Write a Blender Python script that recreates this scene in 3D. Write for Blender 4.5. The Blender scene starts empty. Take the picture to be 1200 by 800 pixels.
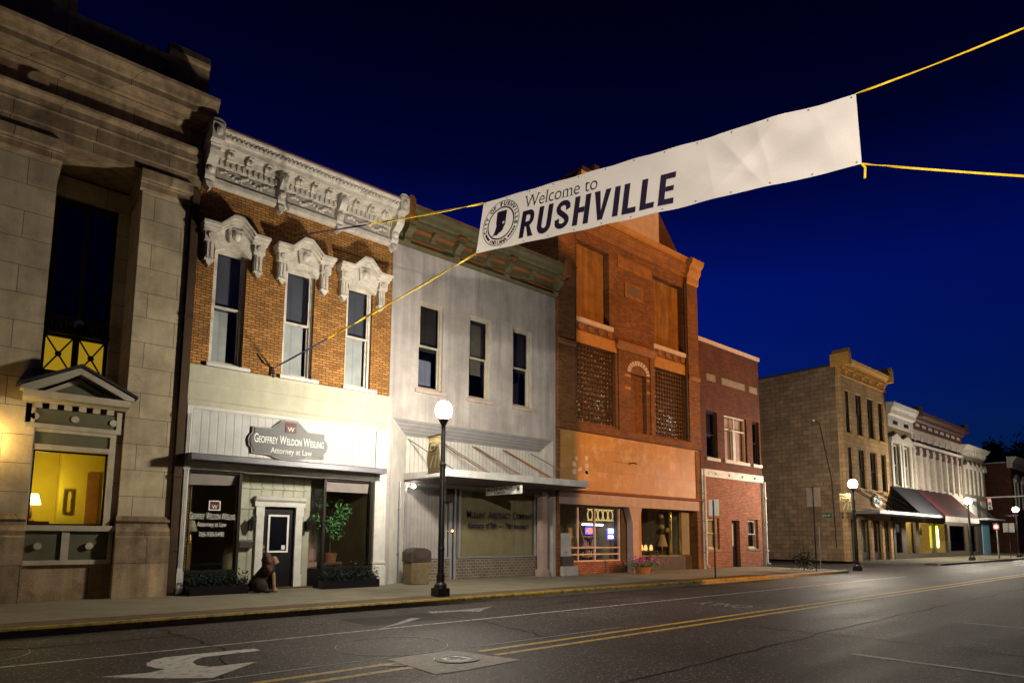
import bpy, bmesh, math, random
from mathutils import Vector, Matrix, noise as mnoise
random.seed(7)
sc = bpy.context.scene
# ---------------------------------------------------------------- camera
YAW, PITCH, ROLL = 0.708086, 0.114962, 0.0064826
EYE = 1.6
def cam_matrix():
    cy, sy = math.cos(YAW), math.sin(YAW); cp, sp = math.cos(PITCH), math.sin(PITCH)
    f = Vector((sy*cp, cy*cp, sp)); r = Vector((cy, -sy, 0)); u = r.cross(f)
    c, s = math.cos(ROLL), math.sin(ROLL)
    r2 = c*r + s*u; u2 = -s*r + c*u
    m = Matrix((r2, u2, -f)).transposed().to_4x4()
    m.translation = Vector((0, 0, EYE))
    return m
cd = bpy.data.cameras.new('camera'); cam = bpy.data.objects.new('camera', cd)
sc.collection.objects.link(cam); sc.camera = cam
cam.matrix_world = cam_matrix()
cd.sensor_fit = 'HORIZONTAL'; cd.sensor_width = 36; cd.lens = 22.222
cd.shift_y = 142.8/1200; cd.clip_start = 0.05; cd.clip_end = 2000
# ---------------------------------------------------------------- world: dusk sky, sun just set
w = bpy.data.worlds.new('World'); sc.world = w; w.use_nodes = True
nt = w.node_tree; nt.nodes.clear()
wo = nt.nodes.new('ShaderNodeOutputWorld'); bg = nt.nodes.new('ShaderNodeBackground')
sky = nt.nodes.new('ShaderNodeTexSky'); sky.sky_type = 'NISHITA'; sky.sun_disc = False
sky.sun_elevation = math.radians(-3.0); sky.sun_rotation = math.radians(24); sky.altitude = 200
tc = nt.nodes.new('ShaderNodeTexCoord'); sep = nt.nodes.new('ShaderNodeSeparateXYZ')
nt.links.new(tc.outputs['Generated'], sep.inputs[0])
rmp = nt.nodes.new('ShaderNodeValToRGB')
rmp.color_ramp.elements[0].position = 0.0; rmp.color_ramp.elements[0].color = (0.03, 0.45, 2.4, 1)
rmp.color_ramp.elements[1].position = 0.70; rmp.color_ramp.elements[1].color = (0.01, 0.02, 0.26, 1)
e = rmp.color_ramp.elements.new(0.20); e.color = (0.02, 0.28, 3.3, 1)
e = rmp.color_ramp.elements.new(0.36); e.color = (0.01, 0.25, 4.3, 1)
e = rmp.color_ramp.elements.new(0.52); e.color = (0.01, 0.06, 1.0, 1)
nt.links.new(sep.outputs['Z'], rmp.inputs[0])
mx = nt.nodes.new('ShaderNodeMixRGB'); mx.blend_type = 'MULTIPLY'; mx.inputs[0].default_value = 1
nt.links.new(sky.outputs[0], mx.inputs[1]); nt.links.new(rmp.outputs[0], mx.inputs[2])
bo = nt.nodes.new('ShaderNodeVectorMath'); bo.operation = 'SCALE'; bo.inputs['Scale'].default_value = 1.3; nt.links.new(mx.outputs[0], bo.inputs[0]); nt.links.new(bo.outputs[0], bg.inputs[0]); bg.inputs[1].default_value = 0.15
nt.links.new(bg.outputs[0], wo.inputs[0])
LAMP = 1000.0        # radiance of a street lamp globe
NEARLIGHT = 4600.0   # power of the added out-of-view spot that brightens the banner
SODIUM = 36000.0     # power of the sodium luminaire
sc.view_settings.view_transform = 'Standard'; sc.view_settings.look = 'None'
sc.view_settings.exposure = 0; sc.view_settings.gamma = 1; sc.view_settings.use_curve_mapping = False
sc.render.engine = 'CYCLES'
sc.cycles.max_bounces = 6; sc.cycles.diffuse_bounces = 3; sc.cycles.glossy_bounces = 3
sc.cycles.transparent_max_bounces = 12; sc.cycles.use_denoising = True
sc.cycles.sample_clamp_indirect = 4; sc.cycles.caustics_reflective = False; sc.cycles.caustics_refractive = False
# ---------------------------------------------------------------- materials
def newmat(name):
    m = bpy.data.materials.new(name); m.use_nodes = True; t = m.node_tree
    b = t.nodes['Principled BSDF']; return m, t, b
def nd(t, typ, **kw):
    n = t.nodes.new('ShaderNode'+typ)
    for k, v in kw.items(): setattr(n, k, v)
    return n
def pos_uv(t):
    g = nd(t, 'NewGeometry'); s = nd(t, 'SeparateXYZ'); t.links.new(g.outputs['Position'], s.inputs[0])
    a = nd(t, 'Math', operation='ADD'); t.links.new(s.outputs['X'], a.inputs[0]); t.links.new(s.outputs['Y'], a.inputs[1])
    c = nd(t, 'CombineXYZ'); t.links.new(a.outputs[0], c.inputs[0]); t.links.new(s.outputs['Z'], c.inputs[1])
    return g.outputs['Position'], c.outputs[0], s
def M(name, base, rough=0.75, var=0.25, scale=3.0, bump=0.15, metal=0.0, brick=None, streak=0.0, dirt=None, spec=0.3, fine=40.0):
    """base colour broken up by large stains, fine grain, optional masonry and rain streaks"""
    m, t, b = newmat(name); L = t.links.new
    P, UV, S = pos_uv(t)
    n1 = nd(t, 'TexNoise'); n1.inputs['Scale'].default_value = scale; n1.inputs['Detail'].default_value = 6
    n1.inputs['Roughness'].default_value = 0.65; L(P, n1.inputs['Vector'])
    n2 = nd(t, 'TexNoise'); n2.inputs['Scale'].default_value = fine; n2.inputs['Detail'].default_value = 3; L(P, n2.inputs['Vector'])
    height = n2.outputs['Fac']
    if brick:
        bw, bh, mort, mcol, cvar = brick
        bt = nd(t, 'TexBrick'); L(UV, bt.inputs['Vector'])
        bt.inputs['Scale'].default_value = 1; bt.inputs['Brick Width'].default_value = bw; bt.inputs['Row Height'].default_value = bh
        bt.inputs['Mortar Size'].default_value = mort; bt.inputs['Mortar Smooth'].default_value = 0.2
        bt.inputs['Color1'].default_value = (*[c*(1+cvar) for c in base], 1); bt.inputs['Color2'].default_value = (*[c*(1-cvar) for c in base], 1)
        bt.inputs['Mortar'].default_value = (*mcol, 1); bt.inputs['Bias'].default_value = 0
        col = bt.outputs['Color']
        mm = nd(t, 'Math', operation='MULTIPLY_ADD'); L(bt.outputs['Fac'], mm.inputs[0]); mm.inputs[1].default_value = -1.2; L(n2.outputs['Fac'], mm.inputs[2]); height = mm.outputs[0]
    else:
        rgb = nd(t, 'RGB'); rgb.outputs[0].default_value = (*base, 1); col = rgb.outputs[0]
    def scaled(col, fac, lo, hi):
        mr = nd(t, 'MapRange'); L(fac, mr.inputs['Value']); mr.inputs['From Min'].default_value = 0.3; mr.inputs['From Max'].default_value = 0.7
        mr.inputs['To Min'].default_value = lo; mr.inputs['To Max'].default_value = hi
        v = nd(t, 'VectorMath', operation='SCALE'); L(col, v.inputs[0]); L(mr.outputs[0], v.inputs['Scale']); return v.outputs[0]
    col = scaled(col, n1.outputs['Fac'], 1-var, 1+var*0.6)
    col = scaled(col, n2.outputs['Fac'], 1-var*0.4, 1+var*0.4)
    if streak:
        mp = nd(t, 'Mapping'); mp.inputs['Scale'].default_value = (5, 5, 0.35); L(P, mp.inputs['Vector'])
        n3 = nd(t, 'TexNoise'); n3.inputs['Scale'].default_value = 1; n3.inputs['Detail'].default_value = 4; L(mp.outputs[0], n3.inputs['Vector'])
        col = scaled(col, n3.outputs['Fac'], 1-streak, 1.0)
    if dirt:
        dc, amt, dsc = dirt
        n4 = nd(t, 'TexNoise'); n4.inputs['Scale'].default_value = dsc; n4.inputs['Detail'].default_value = 8; n4.inputs['Roughness'].default_value = 0.7; L(P, n4.inputs['Vector'])
        cr = nd(t, 'MapRange'); L(n4.outputs['Fac'], cr.inputs['Value']); cr.inputs['From Min'].default_value = 0.5; cr.inputs['From Max'].default_value = 0.68; cr.inputs['To Max'].default_value = amt
        mxx = nd(t, 'MixRGB'); L(cr.outputs[0], mxx.inputs[0]); L(col, mxx.inputs[1]); mxx.inputs[2].default_value = (*dc, 1); col = mxx.outputs[0]
    L(col, b.inputs['Base Color'])
    rr = nd(t, 'MapRange'); L(n1.outputs['Fac'], rr.inputs['Value']); rr.inputs['To Min'].default_value = max(0.03, rough-0.12); rr.inputs['To Max'].default_value = min(1, rough+0.12); L(rr.outputs[0], b.inputs['Roughness'])
    b.inputs['Metallic'].default_value = metal; b.inputs['Specular IOR Level'].default_value = spec
    if bump:
        bp = nd(t, 'Bump'); bp.inputs['Strength'].default_value = bump; bp.inputs['Distance'].default_value = 0.02; L(height, bp.inputs['Height']); L(bp.outputs[0], b.inputs['Normal'])
    return m
def ribbed(name, base, pitch, axis='X', rough=0.5, depth=0.35, metal=0.0):
    """painted boards or corrugated sheet: grooves across one axis"""
    m, t, b = newmat(name); L = t.links.new; P, UV, S = pos_uv(t)
    f = nd(t, 'Math', operation='DIVIDE'); f.inputs[1].default_value = pitch
    if axis == 'X': L(UV, nd(t, 'SeparateXYZ').inputs[0])
    sp = [n for n in t.nodes if n.bl_idname == 'ShaderNodeSeparateXYZ'][-1]
    L(sp.outputs['X'] if axis == 'X' else S.outputs['Z'], f.inputs[0])
    fr = nd(t, 'Math', operation='FRACT'); L(f.outputs[0], fr.inputs[0])
    pp = nd(t, 'Math', operation='PINGPONG'); pp.inputs[1].default_value = 0.5; L(fr.outputs[0], pp.inputs[0])
    mr = nd(t, 'MapRange'); L(pp.outputs[0], mr.inputs['Value']); mr.inputs['From Max'].default_value = 0.12; mr.inputs['To Min'].default_value = depth; mr.inputs['To Max'].default_value = 1
    n1 = nd(t, 'TexNoise'); n1.inputs['Scale'].default_value = 2.5; n1.inputs['Detail'].default_value = 6; L(P, n1.inputs['Vector'])
    m2 = nd(t, 'MapRange'); L(n1.outputs['Fac'], m2.inputs['Value']); m2.inputs['From Min'].default_value = .3; m2.inputs['From Max'].default_value = .7; m2.inputs['To Min'].default_value = .8; m2.inputs['To Max'].default_value = 1.05
    mu = nd(t, 'Math', operation='MULTIPLY'); L(mr.outputs[0], mu.inputs[0]); L(m2.outputs[0], mu.inputs[1])
    v = nd(t, 'VectorMath', operation='SCALE'); v.inputs[0].default_value = base; L(mu.outputs[0], v.inputs['Scale'])
    L(v.outputs[0], b.inputs['Base Color']); b.inputs['Roughness'].default_value = rough; b.inputs['Metallic'].default_value = metal
    bp = nd(t, 'Bump'); bp.inputs['Strength'].default_value = 0.5; bp.inputs['Distance'].default_value = 0.015; L(mr.outputs[0], bp.inputs['Height']); L(bp.outputs[0], b.inputs['Normal'])
    return m
def emit(name, col, strength):
    m, t, b = newmat(name); b.inputs['Base Color'].default_value = (0.06, 0.06, 0.06, 1)
    b.inputs['Emission Color'].default_value = (*col, 1); b.inputs['Emission Strength'].default_value = strength
    n = nd(t, 'TexNoise'); n.inputs['Scale'].default_value = 30; r = nd(t, 'MapRange'); t.links.new(n.outputs['Fac'], r.inputs['Value']); r.inputs['To Min'].default_value = .3; r.inputs['To Max'].default_value = .5; t.links.new(r.outputs[0], b.inputs['Roughness'])
    return m
def glass(name, tint=(0.93, 0.95, 0.94), refl=1.0, rough=0.02):
    m, t, b = newmat(name); L = t.links.new; out = t.nodes['Material Output']
    tr = nd(t, 'BsdfTransparent'); tr.inputs[0].default_value = (*tint, 1)
    gl = nd(t, 'BsdfGlossy'); gl.inputs['Roughness'].default_value = rough
    n = nd(t, 'TexNoise'); n.inputs['Scale'].default_value = 0.9; g = nd(t, 'NewGeometry'); L(g.outputs['Position'], n.inputs['Vector'])
    bp = nd(t, 'Bump'); bp.inputs['Strength'].default_value = 0.06; bp.inputs['Distance'].default_value = 0.05; L(n.outputs['Fac'], bp.inputs['Height']); L(bp.outputs[0], gl.inputs['Normal'])
    fr = nd(t, 'Fresnel'); io = nd(t, 'MapRange'); L(g.outputs['Backfacing'], io.inputs['Value']); io.inputs['To Min'].default_value = 1.5; io.inputs['To Max'].default_value = 1/1.5; L(io.outputs[0], fr.inputs['IOR'])
    mu = nd(t, 'Math', operation='MULTIPLY', use_clamp=True); L(fr.outputs[0], mu.inputs[0]); mu.inputs[1].default_value = refl
    mxs = nd(t, 'MixShader'); L(mu.outputs[0], mxs.inputs[0]); L(tr.outputs[0], mxs.inputs[1]); L(gl.outputs[0], mxs.inputs[2]); L(mxs.outputs[0], out.inputs['Surface'])
    return m
def cloth(name, base, trans=0.4, var=0.1):
    m = M(name, base, rough=0.8, var=var, scale=1.2, bump=0.05); t = m.node_tree; L = t.links.new
    b = t.nodes['Principled BSDF']; out = t.nodes['Material Output']
    tl = nd(t, 'BsdfTranslucent'); L(b.inputs['Base Color'].links[0].from_socket, tl.inputs[0])
    mxs = nd(t, 'MixShader'); mxs.inputs[0].default_value = trans; L(b.outputs[0], mxs.inputs[1]); L(tl.outputs[0], mxs.inputs[2]); L(mxs.outputs[0], out.inputs['Surface'])
    return m
def asphalt_mat():
    m, t, b = newmat('asphalt'); L = t.links.new; g = nd(t, 'NewGeometry'); P = g.outputs['Position']
    a = nd(t, 'TexNoise'); a.inputs['Scale'].default_value = 55; a.inputs['Detail'].default_value = 4; L(P, a.inputs['Vector'])
    v = nd(t, 'TexVoronoi'); v.inputs['Scale'].default_value = 75; L(P, v.inputs['Vector'])
    mp = nd(t, 'Mapping'); mp.inputs['Scale'].default_value = (0.12, 1.2, 1); L(P, mp.inputs['Vector'])
    c = nd(t, 'TexNoise'); c.inputs['Scale'].default_value = 1; c.inputs['Detail'].default_value = 6; L(mp.outputs[0], c.inputs['Vector'])
    d = nd(t, 'TexNoise'); d.inputs['Scale'].default_value = 0.35; d.inputs['Detail'].default_value = 6; L(P, d.inputs['Vector'])
    r1 = nd(t, 'ValToRGB'); L(a.outputs['Fac'], r1.inputs[0]); a.inputs['Scale'].default_value = 34; v.inputs['Scale'].default_value = 48
    r1.color_ramp.elements[0].position = .3; r1.color_ramp.elements[0].color = (.026, .0195, .0185, 1); r1.color_ramp.elements[1].position = .75; r1.color_ramp.elements[1].color = (.105, .080, .075, 1)
    vv = nd(t, 'SeparateColor'); L(v.outputs['Color'], vv.inputs[0])
    st = nd(t, 'Math', operation='GREATER_THAN'); L(vv.outputs[0], st.inputs[0]); st.inputs[1].default_value = 0.93
    mxx = nd(t, 'MixRGB'); L(st.outputs[0], mxx.inputs[0]); L(r1.outputs[0], mxx.inputs[1]); mxx.inputs[2].default_value = (.26, .24, .23, 1)
    s1 = nd(t, 'MapRange'); L(c.outputs['Fac'], s1.inputs['Value']); s1.inputs['From Min'].default_value = .3; s1.inputs['From Max'].default_value = .7; s1.inputs['To Min'].default_value = .62; s1.inputs['To Max'].default_value = 1.15
    s2 = nd(t, 'MapRange'); L(d.outputs['Fac'], s2.inputs['Value']); s2.inputs['From Min'].default_value = .3; s2.inputs['From Max'].default_value = .7; s2.inputs['To Min'].default_value = .5; s2.inputs['To Max'].default_value = 1.15
    mu = nd(t, 'Math', operation='MULTIPLY'); L(s1.outputs[0], mu.inputs[0]); L(s2.outputs[0], mu.inputs[1])
    sc_ = nd(t, 'VectorMath', operation='SCALE'); L(mxx.outputs[0], sc_.inputs[0]); L(mu.outputs[0], sc_.inputs['Scale'])
    # tar seams: thin cracks
    vo = nd(t, 'TexVoronoi', feature='DISTANCE_TO_EDGE'); vo.inputs['Scale'].default_value = 0.22
    wn = nd(t, 'TexNoise'); wn.inputs['Scale'].default_value = 1.3; L(P, wn.inputs['Vector'])
    wm = nd(t, 'VectorMath', operation='SCALE'); L(wn.outputs['Color'], wm.inputs[0]); wm.inputs['Scale'].default_value = 0.9
    wa = nd(t, 'VectorMath', operation='ADD'); L(P, wa.inputs[0]); L(wm.outputs[0], wa.inputs[1]); L(wa.outputs[0], vo.inputs['Vector'])
    ck = nd(t, 'MapRange'); L(vo.outputs['Distance'], ck.inputs['Value']); ck.inputs['From Max'].default_value = 0.008; ck.inputs['To Min'].default_value = 0.45; ck.inputs['To Max'].default_value = 1
    sc2 = nd(t, 'VectorMath', operation='SCALE'); L(sc_.outputs[0], sc2.inputs[0]); L(ck.outputs[0], sc2.inputs['Scale'])
    L(sc2.outputs[0], b.inputs['Base Color'])
    rr = nd(t, 'MapRange'); L(c.outputs['Fac'], rr.inputs['Value']); rr.inputs['To Min'].default_value = .5; rr.inputs['To Max'].default_value = .85; L(rr.outputs[0], b.inputs['Roughness'])
    b.inputs['Specular IOR Level'].default_value = 0.2
    bp = nd(t, 'Bump'); bp.inputs['Strength'].default_value = 0.5; bp.inputs['Distance'].default_value = 0.012; L(a.outputs['Fac'], bp.inputs['Height']); L(bp.outputs[0], b.inputs['Normal'])
    return m
def paint_mat(name, base, wear=0.55, scale=9):
    """road paint worn through to asphalt"""
    m, t, b = newmat(name); L = t.links.new; g = nd(t, 'NewGeometry'); P = g.outputs['Position']
    n = nd(t, 'TexNoise'); n.inputs['Scale'].default_value = scale; n.inputs['Detail'].default_value = 8; n.inputs['Roughness'].default_value = .75; L(P, n.inputs['Vector'])
    mr = nd(t, 'MapRange'); L(n.outputs['Fac'], mr.inputs['Value']); mr.inputs['From Min'].default_value = wear-.04; mr.inputs['From Max'].default_value = wear+.1
    mxx = nd(t, 'MixRGB'); L(mr.outputs[0], mxx.inputs[0]); mxx.inputs[1].default_value = (*base, 1); mxx.inputs[2].default_value = (*[c*.25+.03 for c in base], 1)
    L(mxx.outputs[0], b.inputs['Base Color']); b.inputs['Roughness'].default_value = .7
    bp = nd(t, 'Bump'); bp.inputs['Strength'].default_value = .3; bp.inputs['Distance'].default_value = .008; L(n.outputs['Fac'], bp.inputs['Height']); L(bp.outputs[0], b.inputs['Normal'])
    return m
def leafmat(name, base):
    m, t, b = newmat(name); L = t.links.new; g = nd(t, 'NewGeometry'); n = nd(t, 'TexNoise'); n.inputs['Scale'].default_value = 7; L(g.outputs['Position'], n.inputs['Vector'])
    mr = nd(t, 'MapRange'); L(n.outputs['Fac'], mr.inputs['Value']); mr.inputs['From Min'].default_value = .3; mr.inputs['From Max'].default_value = .7; mr.inputs['To Min'].default_value = .5; mr.inputs['To Max'].default_value = 1.5
    v = nd(t, 'VectorMath', operation='SCALE'); v.inputs[0].default_value = base; L(mr.outputs[0], v.inputs['Scale']); L(v.outputs[0], b.inputs['Base Color']); b.inputs['Roughness'].default_value = .7; b.inputs['Specular IOR Level'].default_value = .15
    return m
MAT = {}
MAT['asphalt'] = asphalt_mat()
MAT['white_paint_road'] = paint_mat('white_paint_road', (.62, .60, .56))
MAT['thin_white'] = paint_mat('thin_white', (.5, .47, .44), wear=.5)
MAT['yellow_paint_road'] = paint_mat('yellow_paint_road', (.62, .38, .03), wear=.52)
MAT['worn_mark'] = paint_mat('worn_mark', (.34, .33, .32), wear=.46, scale=14)
MAT['patch_asphalt'] = M('patch_asphalt', (.030, .026, .025), rough=.8, var=.4, scale=5, bump=.4, spec=.2)
MAT['tar'] = M('tar', (.012, .011, .012), rough=.85, var=.4, spec=.1)
MAT['road_concrete'] = M('road_concrete', (.52, .47, .44), rough=.8, var=.3, scale=6, dirt=((.1, .09, .08), .5, 9))
MAT['iron'] = M('iron', (.05, .045, .045), rough=.5, metal=.6)
MAT['chalk'] = M('chalk', (.6, .6, .58), rough=.9, var=.4, scale=20)
MAT['pavement'] = M('pavement', (.20, .18, .13), rough=.85, var=.25, scale=1.6, brick=(1.5, 1.5, .012, (.12, .11, .09), .06))
MAT['kerb_stone'] = M('kerb_stone', (.26, .25, .22), rough=.85, var=.3)
MAT['kerb_yellow'] = paint_mat('kerb_yellow', (.36, .25, .03), wear=.5, scale=6)
MAT['limestone'] = M('limestone', (.54, .44, .29), rough=.85, var=.28, scale=1.1, bump=.25, brick=(1.25, .62, .007, (.10, .085, .07), .10), streak=.2, dirt=((.15, .12, .09), .5, .8))
MAT['limestone_plain'] = M('limestone_plain', (.46, .33, .20), rough=.85, var=.4, scale=1.4, bump=.25, streak=.45, brick=(1.55, .93, .008, (.10, .075, .05), .16), dirt=((.075, .05, .03), .85, .75))
MAT['bronze_dark'] = M('bronze_dark', (.022, .016, .012), rough=.5, var=.3, metal=.3)
MAT['green_grey'] = M('green_grey', (.12, .115, .07), rough=.6, var=.2)
MAT['cream_wood'] = M('cream_wood', (.48, .43, .33), rough=.6, var=.18, streak=.15)
MAT['brick_gold'] = M('brick_gold', (.36, .17, .045), rough=.85, var=.28, scale=1.5, bump=.5, brick=(.215, .075, .011, (.085, .04, .016), .3))
MAT['white_trim'] = M('white_trim', (.62, .57, .50), rough=.6, var=.22, scale=4, dirt=((.22, .19, .15), .6, 3), bump=.12)
MAT['white_board'] = ribbed('white_board', (.46, .46, .45), .2, depth=.62)
MAT['cream_fascia'] = M('cream_fascia', (.47, .45, .34), rough=.6, var=.12, streak=.12)
MAT['lead'] = M('lead', (.16, .16, .18), rough=.45, metal=.5, var=.2)
MAT['flash_red'] = M('flash_red', (.22, .09, .06), rough=.5, var=.3)
MAT['white_clean'] = M('white_clean', (.62, .61, .57), rough=.45, var=.12, dirt=((.35, .33, .28), .4, 4))
MAT['panel_green'] = ribbed('panel_green', (.36, .36, .27), .3, depth=.55)
MAT['door_black'] = M('door_black', (.009, .008, .011), rough=.4, var=.3, spec=.25)
MAT['glass'] = glass('glass')
MAT['glass_dark'] = glass('glass_dark', (.72, .74, .80), refl=1.3)
MAT['blind_white'] = ribbed('blind_white', (.52, .52, .54), .32, depth=.8)
MAT['curtain_pink'] = ribbed('curtain_pink', (.42, .30, .30), .13, depth=.55)
MAT['room_dark'] = M('room_dark', (.06, .05, .05), var=.3)
MAT['room_tan'] = M('room_tan', (.38, .31, .17), var=.2)
MAT['room_yellow'] = M('room_yellow', (.66, .50, .03), var=.08, bump=.02)
MAT['floor_wood'] = M('floor_wood', (.12, .07, .04), rough=.5)
MAT['wood_orange'] = M('wood_orange', (.34, .14, .03), rough=.5, var=.3)
MAT['valance'] = M('valance', (.42, .34, .33), var=.15)
MAT['sign_grey'] = M('sign_grey', (.095, .10, .105), rough=.45, var=.2)
MAT['sign_edge'] = M('sign_edge', (.30, .24, .22), rough=.5)
MAT['maroon'] = M('maroon', (.10, .02, .025), rough=.5)
MAT['letter_white'] = M('letter_white', (.75, .74, .70), rough=.5, var=.06)
MAT['letter_dark'] = M('letter_dark', (.016, .010, .030), rough=.6, var=.1)
MAT['letter_grey'] = M('letter_grey', (.10, .085, .075), rough=.6, var=.1)
MAT['stucco'] = M('stucco', (.46, .42, .40), rough=.9, var=.26, scale=1.0, bump=.3, streak=.32, dirt=((.30, .27, .24), .45, 1.6))
MAT['cornice_green'] = M('cornice_green', (.105, .092, .045), rough=.65, var=.3, streak=.2)
MAT['cornice_rust'] = M('cornice_rust', (.20, .075, .022), rough=.65, var=.3)
MAT['metal_ribs'] = ribbed('metal_ribs', (.62, .59, .54), .16, depth=.45)
MAT['metal_louver'] = ribbed('metal_louver', (.40, .39, .40), .085, axis='Z', depth=.35)
MAT['aluminium'] = M('aluminium', (.45, .45, .46), rough=.35, metal=.55, var=.15)
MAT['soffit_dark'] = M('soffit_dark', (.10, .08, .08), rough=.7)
MAT['shade_olive'] = ribbed('shade_olive', (.34, .275, .155), .075, axis='Z', depth=.82, rough=.6)
MAT['vertical_blind'] = ribbed('vertical_blind', (.56, .48, .47), .14, depth=.6)
MAT['brick_orange'] = M('brick_orange', (.165, .068, .020), rough=.9, var=.3, scale=.9, bump=.5, brick=(.215, .075, .01, (.10, .04, .015), .28))
MAT['terracotta'] = M('terracotta', (.24, .10, .028), rough=.8, var=.3, scale=2, streak=.25, brick=(.6, .3, .008, (.10, .035, .012), .08))
MAT['stone_orange'] = M('stone_orange', (.34, .16, .045), rough=.8, var=.22)
MAT['plywood'] = M('plywood', (.25, .115, .025), rough=.75, var=.35, scale=2.2, streak=.45)
MAT['plank_panel'] = M('plank_panel', (.37, .175, .03), rough=.55, var=.16, scale=1.2, brick=(1.2, .85, .008, (.23, .10, .035), .06), streak=.15, dirt=((.60, .45, .28), .35, 1.6))
MAT['sill_pale'] = M('sill_pale', (.46, .36, .32), rough=.8, var=.2)
MAT['concrete_pink'] = M('concrete_pink', (.34, .25, .22), rough=.85, var=.2)
MAT['siding_pink'] = ribbed('siding_pink', (.50, .38, .34), .12, axis='Z', depth=.6)
MAT['glass_block'] = None
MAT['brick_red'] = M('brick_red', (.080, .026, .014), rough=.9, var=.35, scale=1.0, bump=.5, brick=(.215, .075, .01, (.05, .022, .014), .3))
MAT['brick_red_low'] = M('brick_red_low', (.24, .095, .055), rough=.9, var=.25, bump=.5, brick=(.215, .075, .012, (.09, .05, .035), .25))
MAT['stone_grey'] = M('stone_grey', (.17, .15, .12), rough=.85)
MAT['white_iron'] = M('white_iron', (.42, .40, .37), rough=.6, var=.3, dirt=((.18, .13, .09), .6, 5))
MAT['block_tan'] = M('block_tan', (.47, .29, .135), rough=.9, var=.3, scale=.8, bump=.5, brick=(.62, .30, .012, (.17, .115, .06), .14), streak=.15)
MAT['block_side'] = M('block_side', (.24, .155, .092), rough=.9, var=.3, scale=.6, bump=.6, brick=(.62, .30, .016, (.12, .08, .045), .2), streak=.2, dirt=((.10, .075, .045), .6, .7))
MAT['stone_ochre'] = M('stone_ochre', (.46, .24, .05), rough=.8, var=.25)
MAT['white_aged'] = M('white_aged', (.44, .40, .35), rough=.7, var=.2, streak=.2)
MAT['white_warm'] = M('white_warm', (.40, .33, .28), rough=.7, var=.22, streak=.25)
MAT['cornice_maroon'] = M('cornice_maroon', (.06, .022, .018), rough=.6)
MAT['olive_brick'] = M('olive_brick', (.16, .12, .06), rough=.9, var=.2, brick=(.215, .075, .01, (.07, .05, .03), .2))
MAT['awning_navy'] = cloth('awning_navy', (.005, .0055, .010), .05)
MAT['awning_red'] = cloth('awning_red', (.075, .013, .017), .1)
MAT['blue_panel'] = M('blue_panel', (.16, .33, .42), rough=.5)
MAT['roof_dark'] = M('roof_dark', (.03, .028, .03), rough=.8)
MAT['pole_black'] = M('pole_black', (.014, .014, .015), rough=.4, var=.3, spec=.5)
MAT['steel'] = M('steel', (.25, .25, .25), rough=.4, metal=.7)
MAT['wood_pole'] = M('wood_pole', (.11, .08, .055), rough=.9, streak=.4)
MAT['banner_vinyl'] = cloth('banner_vinyl', (.78, .74, .69), .42, var=.06)
MAT['banner_gold'] = cloth('banner_gold', (.36, .27, .12), .3, var=.15)
MAT['rope_yellow'] = M('rope_yellow', (.70, .46, .015), rough=.7, var=.25, scale=12)
MAT['rope_dark'] = M('rope_dark', (.025, .025, .09), rough=.7, var=.25, scale=12)
MAT['leaf'] = leafmat('leaf', (.10, .25, .09)); MAT['leaf_dark'] = leafmat('leaf_dark', (.022, .034, .024)); MAT['leaf_tree'] = leafmat('leaf_tree', (.03, .045, .02))
MAT['bark'] = M('bark', (.09, .065, .045), rough=.95, streak=.4)
MAT['petal'] = leafmat('petal', (.40, .05, .30))
MAT['pot'] = M('pot', (.26, .11, .05), rough=.8)
MAT['fur_dark'] = M('fur_dark', (.022, .015, .013), rough=.8, var=.4, scale=14, bump=.5)
MAT['fur_mane'] = M('fur_mane', (.085, .038, .027), rough=.8, var=.4, scale=14, bump=.6)
MAT['fur_tan'] = M('fur_tan', (.30, .19, .10), rough=.8, var=.3, scale=14, bump=.3)
MAT['brass'] = M('brass', (.55, .36, .10), rough=.3, metal=.9)
MAT['chair_cloth'] = M('chair_cloth', (.40, .23, .18), rough=.8)
MAT['shade_cream'] = cloth('shade_cream', (.62, .52, .40), .4)
MAT['bin_brown'] = M('bin_brown', (.17, .125, .07), rough=.8, bump=.4, var=.3, scale=9)
MAT['hood_brown'] = M('hood_brown', (.06, .045, .035), rough=.6)
MAT['box_grey'] = M('box_grey', (.40, .38, .36), rough=.6, var=.25)
MAT['street_green'] = M('street_green', (.01, .22, .13), rough=.5, var=.1)
MAT['globe'] = emit('globe', (1.0, .91, .74), LAMP)
MAT['globe_far'] = emit('globe_far', (1.0, .90, .72), LAMP*1.45)
MAT['sconce'] = emit('sconce', (1.0, .66, .20), 62)
MAT['window_lit'] = emit('window_lit', (.85, .52, .02), .36)
MAT['lamp_shade'] = emit('lamp_shade', (1.0, .78, .35), 7)
MAT['tube'] = emit('tube', (.9, 1.0, .9), 14)
MAT['open_red'] = emit('open_red', (1.0, .10, .03), 5)
MAT['open_blue'] = emit('open_blue', (.10, .08, 1.0), 4)
MAT['glowing_gilt'] = emit('glowing_gilt', (.9, .62, .2), 1.0)  # lit look of the gilt fretwork put into its colour as emission
MAT['neon_green'] = emit('neon_green', (.75, .8, .05), 2.4)
MAT['shop_bulb'] = emit('shop_bulb', (1.0, .78, .30), 900)
MAT['amber'] = emit('amber', (1.0, .45, .08), 30)
MAT['red_lens'] = emit('red_lens', (1.0, .04, .03), 22)
MAT['red_lens_far'] = emit('red_lens_far', (1.0, .03, .02), 4)
MAT['amber_dim'] = emit('amber_dim', (1.0, .6, .2), 1.5)
MAT['room_cream'] = M('room_cream', (.55, .42, .17), var=.1)
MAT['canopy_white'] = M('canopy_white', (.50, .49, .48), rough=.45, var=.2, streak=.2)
MAT['border_brick'] = M('border_brick', (.13, .085, .05), rough=.9, brick=(.2, .1, .008, (.06, .045, .03), .25))
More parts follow.
